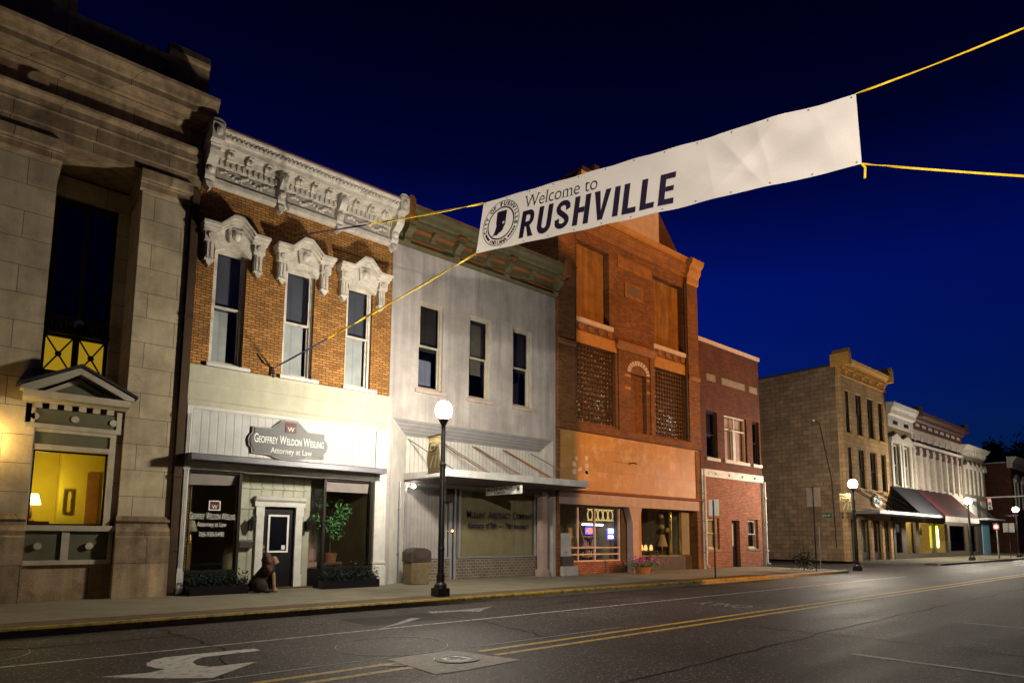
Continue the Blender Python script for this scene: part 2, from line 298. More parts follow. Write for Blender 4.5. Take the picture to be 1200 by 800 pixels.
MAT['shade_dark'] = ribbed('shade_dark', (.10, .10, .13), .4, depth=.8)
MAT['shade_brown'] = ribbed('shade_brown', (.11, .085, .05), .5, depth=.7)
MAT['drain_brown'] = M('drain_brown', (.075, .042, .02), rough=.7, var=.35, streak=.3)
MAT['tile_tan'] = M('tile_tan', (.15, .115, .085), rough=.5, brick=(.2, .1, .012, (.30, .26, .21), .15))
MAT['security_glow'] = emit('security_glow', (1.0, .92, .85), 38)
MAT['lens_dark'] = M('lens_dark', (.03, .02, .01), rough=.2)
def glass_block_mat():
    m, t, b = newmat('glass_block'); L = t.links.new; P, UV, S = pos_uv(t)
    bt = nd(t, 'TexBrick'); bt.offset = 0; L(UV, bt.inputs['Vector']); bt.inputs['Scale'].default_value = 1; bt.inputs['Brick Width'].default_value = .2; bt.inputs['Row Height'].default_value = .2
    bt.inputs['Mortar Size'].default_value = .016; bt.inputs['Color1'].default_value = (.030, .021, .015, 1); bt.inputs['Color2'].default_value = (.02, .015, .013, 1); bt.inputs['Mortar'].default_value = (.10, .052, .026, 1)
    L(bt.outputs['Color'], b.inputs['Base Color'])
    w_ = nd(t, 'TexVoronoi'); w_.inputs['Scale'].default_value = 10; L(P, w_.inputs['Vector'])
    mm = nd(t, 'Math', operation='MULTIPLY_ADD'); L(bt.outputs['Fac'], mm.inputs[0]); mm.inputs[1].default_value = -.8; L(w_.outputs['Distance'], mm.inputs[2])
    bp = nd(t, 'Bump'); bp.inputs['Strength'].default_value = .45; bp.inputs['Distance'].default_value = .03; L(mm.outputs[0], bp.inputs['Height']); L(bp.outputs[0], b.inputs['Normal'])
    b.inputs['Roughness'].default_value = .26; b.inputs['Specular IOR Level'].default_value = .13
    return m
MAT['glass_block'] = glass_block_mat()
# ---------------------------------------------------------------- mesh builder
def root_of(o):
    while o is not None and o.parent is not None: o = o.parent
    return o
class MB:
    def __init__(s): s.v = []; s.f = []
    def add(s, vs, fs):
        n = len(s.v); s.v += [tuple(p) for p in vs]; s.f += [[i+n for i in f] for f in fs]; return s
    def box(s, x0, x1, y0, y1, z0, z1):
        return s.add([(x0,y0,z0),(x1,y0,z0),(x1,y1,z0),(x0,y1,z0),(x0,y0,z1),(x1,y0,z1),(x1,y1,z1),(x0,y1,z1)],
            [[0,3,2,1],[4,5,6,7],[0,1,5,4],[1,2,6,5],[2,3,7,6],[3,0,4,7]])
    def bevbox(s, x0, x1, y0, y1, z0, z1, b=.01):
        bm = bmesh.new(); bmesh.ops.create_cube(bm, size=1)
        for v in bm.verts: v.co = Vector(((x0+x1)/2+v.co.x*(x1-x0), (y0+y1)/2+v.co.y*(y1-y0), (z0+z1)/2+v.co.z*(z1-z0)))
        bmesh.ops.bevel(bm, geom=bm.edges[:], offset=b, segments=2, affect='EDGES')
        return s.bm(bm)
    def bm(s, bm):
        bm.verts.index_update(); s.add([v.co[:] for v in bm.verts], [[v.index for v in f.verts] for f in bm.faces]); bm.free(); return s
    def prism(s, poly, y0, y1):            # outline in x,z given depth in y
        n = len(poly); a = sum(poly[i][0]*poly[(i+1)%n][1]-poly[(i+1)%n][0]*poly[i][1] for i in range(n))
        if a < 0: poly = poly[::-1]
        vs = [(x, y0, z) for x, z in poly]+[(x, y1, z) for x, z in poly]
        fs = [list(range(n)), list(range(2*n-1, n-1, -1))]+[[i, i+n, (i+1)%n+n, (i+1)%n] for i in range(n)]
        return s.add(vs, fs)
    def prof(s, poly, x0, x1):             # outline in y,z run along x
        n = len(poly); vs = [(x0, y, z) for y, z in poly]+[(x1, y, z) for y, z in poly]
        fs = [list(range(n-1, -1, -1)), list(range(n, 2*n))]+[[i, (i+1)%n, (i+1)%n+n, i+n] for i in range(n)]
        return s.add(vs, fs)
    def profx(s, poly, y0, y1):            # outline in x,z run along y (alias)
        return s.prism(poly, y0, y1)
    def slab(s, poly, z0, z1):             # outline in x,y given height
        n = len(poly); a = sum(poly[i][0]*poly[(i+1)%n][1]-poly[(i+1)%n][0]*poly[i][1] for i in range(n))
        if a < 0: poly = poly[::-1]
        vs = [(x, y, z0) for x, y in poly]+[(x, y, z1) for x, y in poly]
        fs = [list(range(n-1, -1, -1)), list(range(n, 2*n))]+[[i, (i+1)%n, (i+1)%n+n, i+n] for i in range(n)]
        return s.add(vs, fs)
    def tube(s, pts, r, n=8):
        pts = [Vector(p) for p in pts]; rs = r if isinstance(r, (list, tuple)) else [r]*len(pts)
        base = len(s.v); up = Vector((0, 0, 1))
        for i, p in enumerate(pts):
            d = (pts[min(i+1, len(pts)-1)]-pts[max(i-1, 0)]).normalized()
            a = d.cross(up) if abs(d.dot(up)) < .95 else d.cross(Vector((1, 0, 0)))
            a.normalize(); b = d.cross(a)
            for k in range(n):
                t = 2*math.pi*k/n; s.v.append(tuple(p+rs[i]*(math.cos(t)*a+math.sin(t)*b)))
        for i in range(len(pts)-1):
            for k in range(n):
                s.f.append([base+i*n+k, base+(i+1)*n+k, base+(i+1)*n+(k+1)%n, base+i*n+(k+1)%n])
        s.f.append([base+k for k in range(n)]); s.f.append([base+(len(pts)-1)*n+k for k in range(n-1, -1, -1)])
        return s
    def lathe(s, prof, c=(0, 0, 0), n=16):
        base = len(s.v)
        for r, z in prof:
            for k in range(n):
                t = 2*math.pi*k/n; s.v.append((c[0]+r*math.cos(t), c[1]+r*math.sin(t), c[2]+z))
        for i in range(len(prof)-1):
            for k in range(n): s.f.append([base+i*n+k, base+i*n+(k+1)%n, base+(i+1)*n+(k+1)%n, base+(i+1)*n+k])
        s.f.append([base+k for k in range(n-1, -1, -1)]); s.f.append([base+(len(prof)-1)*n+k for k in range(n)])
        return s
    def ball(s, c, r, n=12):
        rr = r if isinstance(r, (tuple, list)) else (r, r, r)
        bm = bmesh.new(); bmesh.ops.create_uvsphere(bm, u_segments=n, v_segments=max(6, n*2//3), radius=1)
        for v in bm.verts: v.co = Vector((c[0]+v.co.x*rr[0], c[1]+v.co.y*rr[1], c[2]+v.co.z*rr[2]))
        return s.bm(bm)
    def disc(s, cx, cz, r, y0, y1, n=20):  # a roundel facing the street
        return s.prism([(cx+r*math.cos(2*math.pi*k/n), cz+r*math.sin(2*math.pi*k/n)) for k in range(n)], y0, y1)
    def ringz(s, cx, cy, r0, r1, z0, z1, n=40):
        base = len(s.v)
        for k in range(n):
            t = 2*math.pi*k/n; c, q = math.cos(t), math.sin(t)
            for r, z in ((r0, z0), (r1, z0), (r1, z1), (r0, z1)): s.v.append((cx+r*c, cy+r*q, z))
        for k in range(n):
            a, b = base+4*k, base+4*((k+1) % n)
            for j in range(4): s.f.append([a+j, b+j, b+(j+1) % 4, a+(j+1) % 4])
        return s
    def wall(s, x0, x1, z0, z1, y0, y1, holes=()):
        xs = sorted({x0, x1, *[h[0] for h in holes], *[h[1] for h in holes]}); zs = sorted({z0, z1, *[h[2] for h in holes], *[h[3] for h in holes]})
        xs = [x for x in xs if x0 <= x <= x1]; zs = [z for z in zs if z0 <= z <= z1]
        def solid(i, j):
            if i < 0 or j < 0 or i >= len(xs)-1 or j >= len(zs)-1: return False
            cx, cz = (xs[i]+xs[i+1])/2, (zs[j]+zs[j+1])/2
            return not any(h[0] < cx < h[1] and h[2] < cz < h[3] for h in holes)
        for i in range(len(xs)-1):
            for j in range(len(zs)-1):
                if not solid(i, j): continue
                a, b, c, d = xs[i], xs[i+1], zs[j], zs[j+1]
                q = lambda *p: s.add(p, [[0, 1, 2, 3]])
                q((a,y0,c),(b,y0,c),(b,y0,d),(a,y0,d)); q((b,y1,c),(a,y1,c),(a,y1,d),(b,y1,d))
                if not solid(i-1, j): q((a,y1,c),(a,y0,c),(a,y0,d),(a,y1,d))
                if not solid(i+1, j): q((b,y0,c),(b,y1,c),(b,y1,d),(b,y0,d))
                if not solid(i, j-1): q((a,y1,c),(b,y1,c),(b,y0,c),(a,y0,c))
                if not solid(i, j+1): q((a,y0,d),(b,y0,d),(b,y1,d),(a,y1,d))
        return s
    def leaves(s, n, pos, size=.06, jit=.4):
        for _ in range(n):
            p = Vector(pos()); L = size*(1+random.uniform(-jit, jit))
            d = Vector((random.gauss(0, 1), random.gauss(0, 1), random.gauss(0, .7))).normalized()
            u = d.cross(Vector((random.gauss(0, 1), random.gauss(0, 1), random.gauss(0, 1)))).normalized()
            s.add([p, p+d*L*.5+u*L*.3, p+d*L, p+d*L*.5-u*L*.3], [[0, 1, 2, 3]])
        return s
    def build(s, name, mat, parent=None, smooth=False, loc=None):
        me = bpy.data.meshes.new(name); r = root_of(parent); o = Vector(r.location) if r else Vector(loc or (0, 0, 0))
        me.from_pydata([tuple(Vector(p)-o) for p in s.v], [], s.f); me.update()
        me.materials.append(MAT[mat] if isinstance(mat, str) else mat)
        if smooth: me.polygons.foreach_set('use_smooth', [True]*len(me.polygons))
        ob = bpy.data.objects.new(name, me); sc.collection.objects.link(ob)
        if parent: ob.parent = parent
        else: ob.location = o
        return ob
def thing(name, label, cat, loc=(0, 0, 0), group=None):
    o = bpy.data.objects.new(name, None); sc.collection.objects.link(o); o.location = loc
    o.empty_display_size = .2; o['label'] = label; o['category'] = cat
    if group: o['group'] = group
    return o
def tag(o, label, cat, group=None):
    o['label'] = label; o['category'] = cat
    if group: o['group'] = group
    return o
def struct(o): o['kind'] = 'structure'; return o
def copy_tree(o, parent=None):
    c = o.copy(); sc.collection.objects.link(c); c.parent = parent
    for ch in list(o.children): copy_tree(ch, c)
    return c
def bx(*a): return MB().box(*a)
# lettering from the built-in font: flat mesh in (u, v), optional serifs on flat stem ends
def glyphs(text, size=1.0, offset=0.0, shear=0.0, serif=0.0, sx=1.0, space=1.0):
    cu = bpy.data.curves.new('lettering', 'FONT'); cu.body = text; cu.size = size; cu.offset = offset; cu.shear = shear; cu.space_character = space
    ob = bpy.data.objects.new('lettering', cu); sc.collection.objects.link(ob)
    dg = bpy.context.evaluated_depsgraph_get(); me = bpy.data.meshes.new_from_object(ob.evaluated_get(dg))
    vs = [(v.co.x*sx, v.co.y) for v in me.vertices]; fs = [list(p.vertices) for p in me.polygons]
    if serif:
        cnt = {}
        for f in fs:
            for i in range(len(f)):
                k = tuple(sorted((f[i], f[(i+1) % len(f)]))); cnt[k] = cnt.get(k, 0)+1
        for (a, b), c in cnt.items():
            if c != 1: continue
            pa, pb = vs[a], vs[b]; wd = abs(pa[0]-pb[0])
            if abs(pa[1]-pb[1]) < 1e-4*size and .03*size*sx < wd < .16*size*sx:
                y = pa[1]; up = 1 if y < .2*size else -1; x0, x1 = min(pa[0], pb[0]), max(pa[0], pb[0])
                if abs(y) > .02*size and y < .45*size: continue
                e = serif*size; t = .035*size*up; n = len(vs)
                vs += [(x0-e, y), (x1+e, y), (x1+e, y+t), (x0-e, y+t)]; fs.append([n, n+1, n+2, n+3])
    bpy.data.objects.remove(ob); bpy.data.meshes.remove(me); bpy.data.curves.remove(cu)
    return vs, fs
def extent(vs): return (min(v[0] for v in vs), max(v[0] for v in vs))
def line(runs, **kw):
    """several runs of (text, size) set one after another on a baseline"""
    V, F, x = [], [], 0
    for text, size in runs:
        k = dict(kw); vs, fs = glyphs(text, size, **k)
        if not vs: continue
        a, b = extent(vs); n = len(V)
        V += [(u-a+x, v) for u, v in vs]; F += [[i+n for i in f] for f in fs]; x += b-a+size*.07*kw.get('sx', 1)
    return V, F
def smallcaps(words, big, small, gap, **kw):
    V, F, x = [], [], 0
    for wd in words:
        vs, fs = line([(wd[0], big), (wd[1:], small)], **kw); n = len(V); a, b = extent(vs)
        V += [(u-a+x, v) for u, v in vs]; F += [[i+n for i in f] for f in fs]; x += b-a+gap
    return V, F
def place(mb, vf, cx, z, y, width=None, fn=None, height=None):
    vs, fs = vf; a, b = extent(vs); k = (width/(b-a)) if width else 1
    kx = k
    kz = height/max(v for u, v in vs) if height else k
    pts = [((u-(a+b)/2)*kx+cx, v*kz+z) for u, v in vs]
    mb.add([fn(p, q) if fn else (p, y, q) for p, q in pts], [f for f in fs]); return mb
# ================================================================ ground, road, pavements
FY = 17.1            # facade plane
SW = 0.14            # pavement height
struct(MB().add([(-300,-200,0),(900,-200,0),(900,700,0),(-300,700,0)], [[0,1,2,3]]).build('road', 'asphalt'))
def pavement(x0, x1, far=True):
    if far:
        struct(MB().box(x0, x1, 13.35, 60, -.2, SW).build('pavement', 'pavement'))
        struct(MB().box(x0, x1, 12.68, 13.345, -.2, SW-.003).build('brick_border', 'border_brick'))
        struct(MB().prof([(12.5,-.2),(12.675,-.2),(12.675,SW+.002),(12.53,SW+.002),(12.5,SW-.03)], x0, x1).build('kerb', 'kerb_stone'))
    else:
        struct(MB().box(x0, x1, -30, -.35, -.2, SW).build('pavement', 'pavement'))
        struct(MB().prof([(-.345,-.2),(-.2,-.2),(-.2,SW-.03),(-.23,SW+.002),(-.345,SW+.002)], x0, x1).build('kerb', 'kerb_stone'))
pavement(-60, 31.5); pavement(45, 78); pavement(86, 260)
pavement(-60, 30, False); pavement(46, 260, False)
struct(MB().prof([(12.496,.055),(12.499,.055),(12.499,SW-.03),(12.5305,SW+.005),(12.62,SW+.005),(12.62,SW+.009),(12.528,SW+.009),(12.496,SW-.028)], -30, 24).build('kerb_paint', 'kerb_yellow'))
def flat(poly, z=.004):
    n = len(poly); a = sum(poly[i][0]*poly[(i+1)%n][1]-poly[(i+1)%n][0]*poly[i][1] for i in range(n))
    if a < 0: poly = poly[::-1]
    return MB().add([(x, y, z) for x, y in poly], [list(range(n))])
def strip(x0, x1, y, wd, z=.004): return flat([(x0,y-wd/2),(x1,y-wd/2),(x1,y+wd/2),(x0,y+wd/2)], z)
for y in (6.85, 7.2):
    for a, b in ((-40, 4.28 if y < 7 else 4.31), (5.58, 150)): struct(strip(a, b, y, .11).build('centre_line', 'yellow_paint_road'))
struct(strip(-30, 31, 9.93, .07).build('lane_line', 'thin_white'))
for i in range(8): struct(strip(50+i*9, 53+i*9, 9.93, .1).build('lane_line', 'thin_white'))
for x, sl in ((9.6, -.21), (14.75, .1), (20.3, .1), (26.0, 0), (31.6, 0)):
    struct(flat([(x-.05,-.15),(x+.05,-.15),(x+.05+sl*.3,3.8),(x-.05+sl*.3,3.8)]).build('parking_line', 'white_paint_road'))
arrow = [(1.27,8.58),(1.75,8.49),(1.94,8.60),(1.86,8.72),(1.80,8.94),(1.83,9.12),(1.94,9.31),(2.1,9.40),(2.48,9.41),(3.22,9.35),(3.24,9.14),(2.49,9.12),(2.36,8.98),(2.29,8.85),(2.28,8.61),(2.38,8.40),(2.93,8.38),(2.23,7.75),(1.79,8.06)]
struct(flat(arrow).build('turn_arrow', 'white_paint_road'))
mb = MB(); place(mb, glyphs('ONLY', 1.0, offset=.01), 0, 0, 0, width=1.35, fn=lambda p, q: (14.3-q*1.9, 8.45+p, .004)); struct(mb.build('road_lettering', 'worn_mark'))
struct(flat([(5.55,9.94+.03),(6.0,10.2),(6.29,10.36),(6.9,10.78),(6.75,10.9),(6.25,10.5),(5.9,10.25)]).build('worn_marking', 'worn_mark'))
struct(flat([(7.5,11.3),(8.2,11.2),(8.45,10.9),(8.75,11.15),(9.4,11.6),(8.9,11.45),(8.2,11.4),(7.6,11.6)]).build('worn_marking', 'worn_mark'))
struct(MB().ringz(4.87, 8.36, .80, .818, .0, .005).build('road_ring', 'worn_mark')); struct(MB().ringz(.08, 11.05, .70, .716, .0, .005).build('road_ring', 'worn_mark'))
struct(flat([(4.27,6.33),(4.66,6.29),(5.62,6.36),(5.30,7.50),(4.28,7.49)], .007).build('concrete_pad', 'road_concrete'))
struct(flat([(-20,7.585),(3.5,7.60),(4.45,7.585),(6.1,7.52),(9,7.5),(9,7.515),(6.1,7.545),(4.45,7.61),(3.5,7.63),(-20,7.60)], .004).build('tar_seam', 'chalk'))
def seam(pts, wd=.035):
    V, F = [], []; rs = random.Random(3)
    P = []
    for (a, c) in zip(pts[:-1], pts[1:]):
        for k in range(14): u = k/14; P.append((a[0]+(c[0]-a[0])*u+rs.gauss(0,.03), a[1]+(c[1]-a[1])*u+rs.gauss(0,.03)))
    for i, p in enumerate(P):
        q0, q1 = P[max(i-1,0)], P[min(i+1,len(P)-1)]; dx, dy = q1[0]-q0[0], q1[1]-q0[1]; L_ = math.hypot(dx, dy) or 1; w_ = wd*rs.uniform(.5, 1.3)/2
        V += [(p[0]-dy/L_*w_, p[1]+dx/L_*w_, .0035), (p[0]+dy/L_*w_, p[1]-dx/L_*w_, .0035)]
    for i in range(len(P)-1): F.append([2*i+1, 2*i+3, 2*i+2, 2*i])
    struct(MB().add(V, F).build('tar_seam', 'tar'))
seam([(4,4.6),(10,4.9),(18,5.1),(30,5.0)]); seam([(10.9,.2),(11.3,3),(11.0,6.6)]); seam([(2.3,7.6),(2.9,9.7),(2.6,12.3)]); seam([(7.2,7.5),(7.6,9.8),(7.1,12.4)]); seam([(17,7.4),(16.6,12.4)]); seam([(0,11.3),(9,11.1),(22,11.4)], .03)
for k, (x, y, a, c) in enumerate(((6.5,10.95,.9,.55),)):
    struct(flat([(x-a,y-c),(x+a*.8,y-c*1.1),(x+a,y+c*.9),(x-a*1.1,y+c)], .0025).build('road_patch', 'patch_asphalt'))
t = thing('manhole_cover', 'round iron manhole cover with white painted ring on concrete pad in road', 'manhole cover', (4.99, 6.91, .008))
MB().lathe([(.30,0),(.30,.008)], (4.99,6.91,.008), 32).build('lid', 'iron', t)
MB().ringz(4.99, 6.91, .19, .285, .0165, .0205, 32).build('painted_ring', 'chalk', t)
mb = MB(); [mb.box(4.99+dx-.05, 4.99+dx+.05, 6.91+dy-.02, 6.91+dy+.02, .0165, .021) for dx, dy in ((-.09,0),(.06,.06),(.05,-.07),(-.02,.1),(0,-.02))]; mb.build('painted_mark', 'chalk', t)
struct(flat([(4.02,7.10),(4.15,7.0),(4.3,6.97),(4.2,7.08),(4.12,7.12)], .009).build('worn_marking', 'chalk'))
# far hill under the trees
hv, hf = [], []
for i in range(25):
    for j in range(9):
        x, y = 125+i*8, 25+j*14; r = math.exp(-((i-13)/8)**2)*math.sin(math.pi*min(1, j/8+.02))
        hv.append((x, y, -0.3+9*r+mnoise.noise((x*.05, y*.05, 0))*1.0*r))
for i in range(24):
    for j in range(8): a = i*9+j; hf.append([a, a+9, a+10, a+1])
MAT['grass_dark'] = M('grass_dark', (.03, .035, .02), rough=.9, var=.4)
struct(MB().add(hv, hf).build('hill', 'grass_dark', smooth=True))
# ================================================================ building helpers
def body(b, x0, x1, zr, side, yb=31, floors=(), y0=FY+.36, left=True):
    g = .012; dk = 'room_dark'
    MB().box(x0+g, x0+.3, y0, yb, SW-.1, zr).build('side_wall', side, b)
    MB().box(x1-.3, x1-g, y0, yb, SW-.1, zr).build('side_wall', side, b)
    MB().box(x0+.301, x1-.301, yb-.3, yb, SW-.1, zr).build('rear_wall', dk, b)
    MB().box(x0+.301, x1-.301, y0, yb-.301, zr-.5, zr-.3).build('roof', 'roof_dark', b)
    for z in floors: MB().box(x0+.301, x1-.301, y0, yb-.301, z-.12, z).build('floor_slab', dk, b)
def sash_window(b, x0, x1, z0, z1, y=FY+.12, frame='white_trim', pane='glass', blind=None, fw=.07, split=.5, blindspan=(0, 1, 0, 1), d=.14, blindmat='blind_white', shade='shade_dark'):
    m = MB().box(x0, x0+fw, y, y+d, z0, z1).box(x1-fw, x1, y, y+d, z0, z1).box(x0+fw, x1-fw, y, y+d, z1-fw, z1).box(x0+fw, x1-fw, y, y+d, z0, z0+fw)
    w_ = m.build('window', frame, b)
    xa, xb, za, zb = x0+fw, x1-fw, z0+fw, z1-fw; zm = za+(zb-za)*split; s = .045
    def bars(a, b_, c, d_, yy):
        return MB().box(a, a+s, yy, yy+.05, c, d_).box(b_-s, b_, yy, yy+.05, c, d_).box(a+s, b_-s, yy, yy+.05, c, c+s).box(a+s, b_-s, yy, yy+.05, d_-s, d_)
    if split > 0:
        bars(xa+.002, xb-.002, za+.002, zm+.02, y+.08).build('sash', frame, w_); bars(xa+.002, xb-.002, zm-.02, zb-.002, y+.025).build('sash', frame, w_)
        MB().box(xa+s, xb-s, y+.10, y+.108, za+s, zm-.026).build('pane', pane, w_); MB().box(xa+s, xb-s, y+.045, y+.053, zm+.026, zb-s).build('pane', pane, w_)
    else:
        MB().box(xa, xb, y+.06, y+.07, za, zb).build('pane', pane, w_)
    if blind:
        u0, u1, q0, q1 = blindspan
        MB().box(xa+(xb-xa)*u0, xa+(xb-xa)*u1, y+d+.06, y+d+.075, za+(zb-za)*q0, za+(zb-za)*q1).build('blind', blindmat, w_)
    if shade and split > 0: MB().box(xa, xb, y+d+.10, y+d+.11, zm-.1, zb).build('shade', shade, w_)
    return w_
def relief(mb, x0, x1, z0, z1, y, n, r):
    """scrolled leaf relief: overlapping flattened lumps along a wave"""
    for i in range(n):
        t = (i+.5)/n; x = x0+(x1-x0)*t; z = (z0+z1)/2+(z1-z0)*.28*math.sin(t*math.pi*5)
        mb.ball((x, y, z), (r*random.uniform(.8, 1.4), .045, r*random.uniform(.6, 1.1)), 7)
        if i % 2: mb.ball((x+r*.6, y, z+random.choice((-1, 1))*r*.9), (r*.5, .035, r*.7), 6)
    return mb
def bracket(x, w_, y0, y1, z0, z1):
    """scroll bracket: S profile run across its width"""
    h, d = z1-z0, y0-y1
    pr = [(y0,z0),(y0-d*.18,z0+h*.02),(y0-d*.30,z0+h*.16),(y0-d*.28,z0+h*.30),(y0-d*.40,z0+h*.44),(y0-d*.66,z0+h*.52),(y0-d*.92,z0+h*.64),(y0-d,z0+h*.78),(y0-d*.95,z0+h*.90),(y0-d,z0+h*.93),(y0-d,z1),(y0,z1)]
    return MB().prof(pr, x-w_/2, x+w_/2)
# ================================================================ bank of stone, far left
b = thing('stone_bank_building', 'pale limestone bank front with tall pilasters and heavy cornice at the left edge', 'building', (0, FY, SW))
RY = 18.7
m = MB()
m.box(2.62, 3.70, FY, RY+.6, 2.02, 10.0)
m.build('pilaster', 'limestone', b)
MB().box(-3.2, .93, FY, RY+.6, 2.02, 10.0).build('pilaster', 'limestone', b)
for x0, x1 in ((2.62, 3.70), (-3.2, .93)):
    MB().prof([(FY-.02,10.0),(FY-.06,10.05),(FY-.05,10.2),(FY-.14,10.28),(FY-.16,10.5),(RY+.6,10.5),(RY+.6,10.0)], x0-.06, x1+(.02 if x1 > 3 else .06)).build('capital', 'limestone_plain', b)
    MB().prof([(FY-.02,2.02),(FY-.05,1.96),(FY-.10,1.9),(FY-.05,1.84),(FY-.06,1.78),(FY-.14,1.66),(FY-.12,1.56),(FY-.18,1.52),(FY-.18,SW),(RY,SW),(RY,2.02)], x0-.03, x1+.008).build('pedestal', 'limestone_plain', b)
# recess back wall with the tall bronze window
m = MB().wall(.93, 2.62, 4.3, 10.45, RY-.15, RY+.3, holes=[(1.02, 2.36, 4.6, 9.95)]); m.build('wall', 'limestone', b)
w_ = MB().wall(1.02, 2.36, 4.6, 9.95, RY+.0, RY+.12, holes=[(1.14,1.66,6.95,9.8),(1.78,2.28,6.95,9.8),(1.08,1.62,5.55,6.4),(1.76,2.28,5.55,6.4)]).build('window', 'bronze_dark', b)
for x0, x1 in ((1.14,1.66),(1.78,2.28)): MB().box(x0, x1, RY+.05, RY+.06, 6.95, 9.8).build('pane', 'glass_dark', w_)
for x0, x1 in ((1.08,1.62),(1.76,2.28)):
    MB().box(x0, x1, RY+.07, RY+.08, 5.55, 6.4).build('lit_pane', 'window_lit', w_)
    g = MB().tube([(x0,RY+.03,5.55),(x1,RY+.03,6.4)], .022, 6).tube([(x0,RY+.03,6.4),(x1,RY+.03,5.55)], .022, 6).disc((x0+x1)/2, 5.975, .07, RY-.01, RY+.02, 12); g.build('grille', 'bronze_dark', w_)
g = MB()
for k in range(14): g.ball((1.06+k*.095, RY-.12, 6.62+.05*math.sin(k*1.9)), (.06,.07,.1+.03*(k%3)), 7)
g.prof([(RY-.18,6.45),(RY-.22,6.52),(RY-.1,6.58),(RY,6.58),(RY,6.45)], 1.02, 2.36).build('ornament', 'bronze_dark', b)
MB().disc(1.72, 6.75, .13, RY-.09, RY+.03, 18).build('rosette', 'steel', b)
# entablature, cornice and parapet
MB().prof([(FY-.05,10.5),(FY-.05,10.76),(FY-.09,10.78),(FY-.09,11.1),(FY-.14,11.13),(FY-.14,11.32),(FY-.24,11.40),(FY-.25,11.46),(FY,11.47),(FY+1.5,11.47),(FY+1.5,10.5)], -9, 3.9).build('architrave', 'limestone_plain', b)
MB().prof([(FY-.04,11.47),(FY-.04,12.0),(FY+1.5,12.0),(FY+1.5,11.47)], -9, 3.9).build('frieze', 'limestone_plain', b)
for x in (.42, -3.4, 4.2-8.4*.0 if False else -7): MB().disc(x, 11.74, .2, FY-.12, FY-.04, 24).build('roundel', 'limestone_plain', b)
MB().prof([(FY-.04,12.0),(FY-.14,12.03),(FY-.2,12.10),(FY-.28,12.12),(FY-.3,12.18),(FY-.62,12.2),(FY-.62,12.34),(FY-.68,12.36),(FY-.74,12.46),(FY-.84,12.54),(FY-.86,12.62),(FY-.3,12.86),(FY+1.5,12.9),(FY+1.5,12.0)], -9, 4.05).build('cornice', 'limestone_plain', b)
MB().prof([(FY-.05,12.9),(FY-.08,13.0),(FY-.02,13.05),(FY-.02,13.55),(FY-.10,13.6),(FY-.12,13.74),(FY+.5,13.8),(FY+.5,12.9)], -9, 3.1).build('parapet', 'limestone_plain', b)
MB().prof([(FY-.1,12.9),(FY-.1,13.78),(FY-.16,13.82),(FY-.18,13.9),(FY-.12,14.12),(FY+.6,14.16),(FY+.6,12.9)], 2.95, 3.92).build('parapet_block', 'limestone_plain', b)
MB().prof([(FY-.1,12.905),(FY-.1,14.3),(FY+.6,14.3),(FY+.6,12.905)], -9, 1.0).build('attic_block', 'limestone_plain', b)
body(b, -9, 3.70, 12.85, 'limestone_plain', y0=RY+.62, floors=(4.3,))
MB().box(-9, -3.2, FY+.05, RY+.6, SW, 10.5).build('wall', 'limestone', b)
# ground floor bay with pediment
m = MB().wall(.9, 2.66, SW, 4.1, FY+.12, FY+.4, holes=[(.96,2.36,1.78,3.55)]); m.build('bay_wall', 'limestone_plain', b)
MB().box(.93, 2.62, FY+.41, RY+.29, 4.12, 4.3).build('bay_roof', 'roof_dark', b)
m = MB()
m.box(.72, 2.62, FY-.02, FY+.11, 1.66, 1.78).box(.78, 2.56, FY+.03, FY+.115, .92, 1.02).box(.78, .86, FY+.03, FY+.115, 1.02, 1.66).box(2.48, 2.56, FY+.03, FY+.115, 1.02, 1.66).box(1.60, 1.74, FY+.03, FY+.115, 1.02, 1.66)
m.box(.84, .96, FY+.03, FY+.115, 1.78, 3.9).box(2.36, 2.48, FY+.03, FY+.115, 1.78, 3.9).box(.96, 2.36, FY+.02, FY+.115, 3.44, 3.55).box(.96, 2.36, FY+.03, FY+.115, 3.82, 3.9)
m.box(.78, 2.56, FY-.01, FY+.115, 3.90, 4.0).box(.76, .86, FY+.0, FY+.11, 4.0, 4.42).box(2.46, 2.56, FY, FY+.11, 4.0, 4.42)
for k in range(6): m.box(.9+k*.27, 1.04+k*.27, FY-.02, FY+.08, 4.34, 4.46)
m.build('bay_trim', 'cream_wood', b)
MB().box(.861, 2.479, FY+.08, FY+.117, 1.02, 1.655).build('bay_panel', 'green_grey', b); MB().box(.97, 2.35, FY+.06, FY+.117, 3.56, 3.81).build('bay_panel', 'green_grey', b)
MB().box(.87, 2.45, FY+.03, FY+.11, 4.0, 4.33).build('bay_frieze', 'green_grey', b)
for x, z in ((1.18, 1.33), (2.12, 1.33), (.93, 4.15), (1.66, 4.16), (2.4, 4.16)): MB().disc(x, z, .075, FY+.0, FY+.082, 18).build('button', 'cream_wood', b)
MB().prof([(FY+.1,4.46),(FY-.06,4.46),(FY-.12,4.5),(FY-.3,4.52),(FY-.34,4.6),(FY-.36,4.66),(FY+.1,4.66)], .68, 2.66).build('pediment_base', 'cream_wood', b)
pd = MB()
for a, c in (((.62,4.665),(1.66,5.30)), ((2.72,4.665),(1.66,5.30))):
    pd.prism([(a[0],a[1]),(c[0],c[1]-.18),(c[0],c[1]),(a[0],a[1]+.06)] if False else [(a[0],a[1]),(a[0]+(c[0]-a[0])*.16,a[1]),(c[0],c[1]-.17),(c[0],c[1]-.02),(a[0],a[1]+.06)], FY-.38, FY+.1)
pd.prism([(.98,4.67),(2.34,4.67),(1.66,5.08)], FY-.1, FY+.1).build('pediment', 'cream_wood', b)
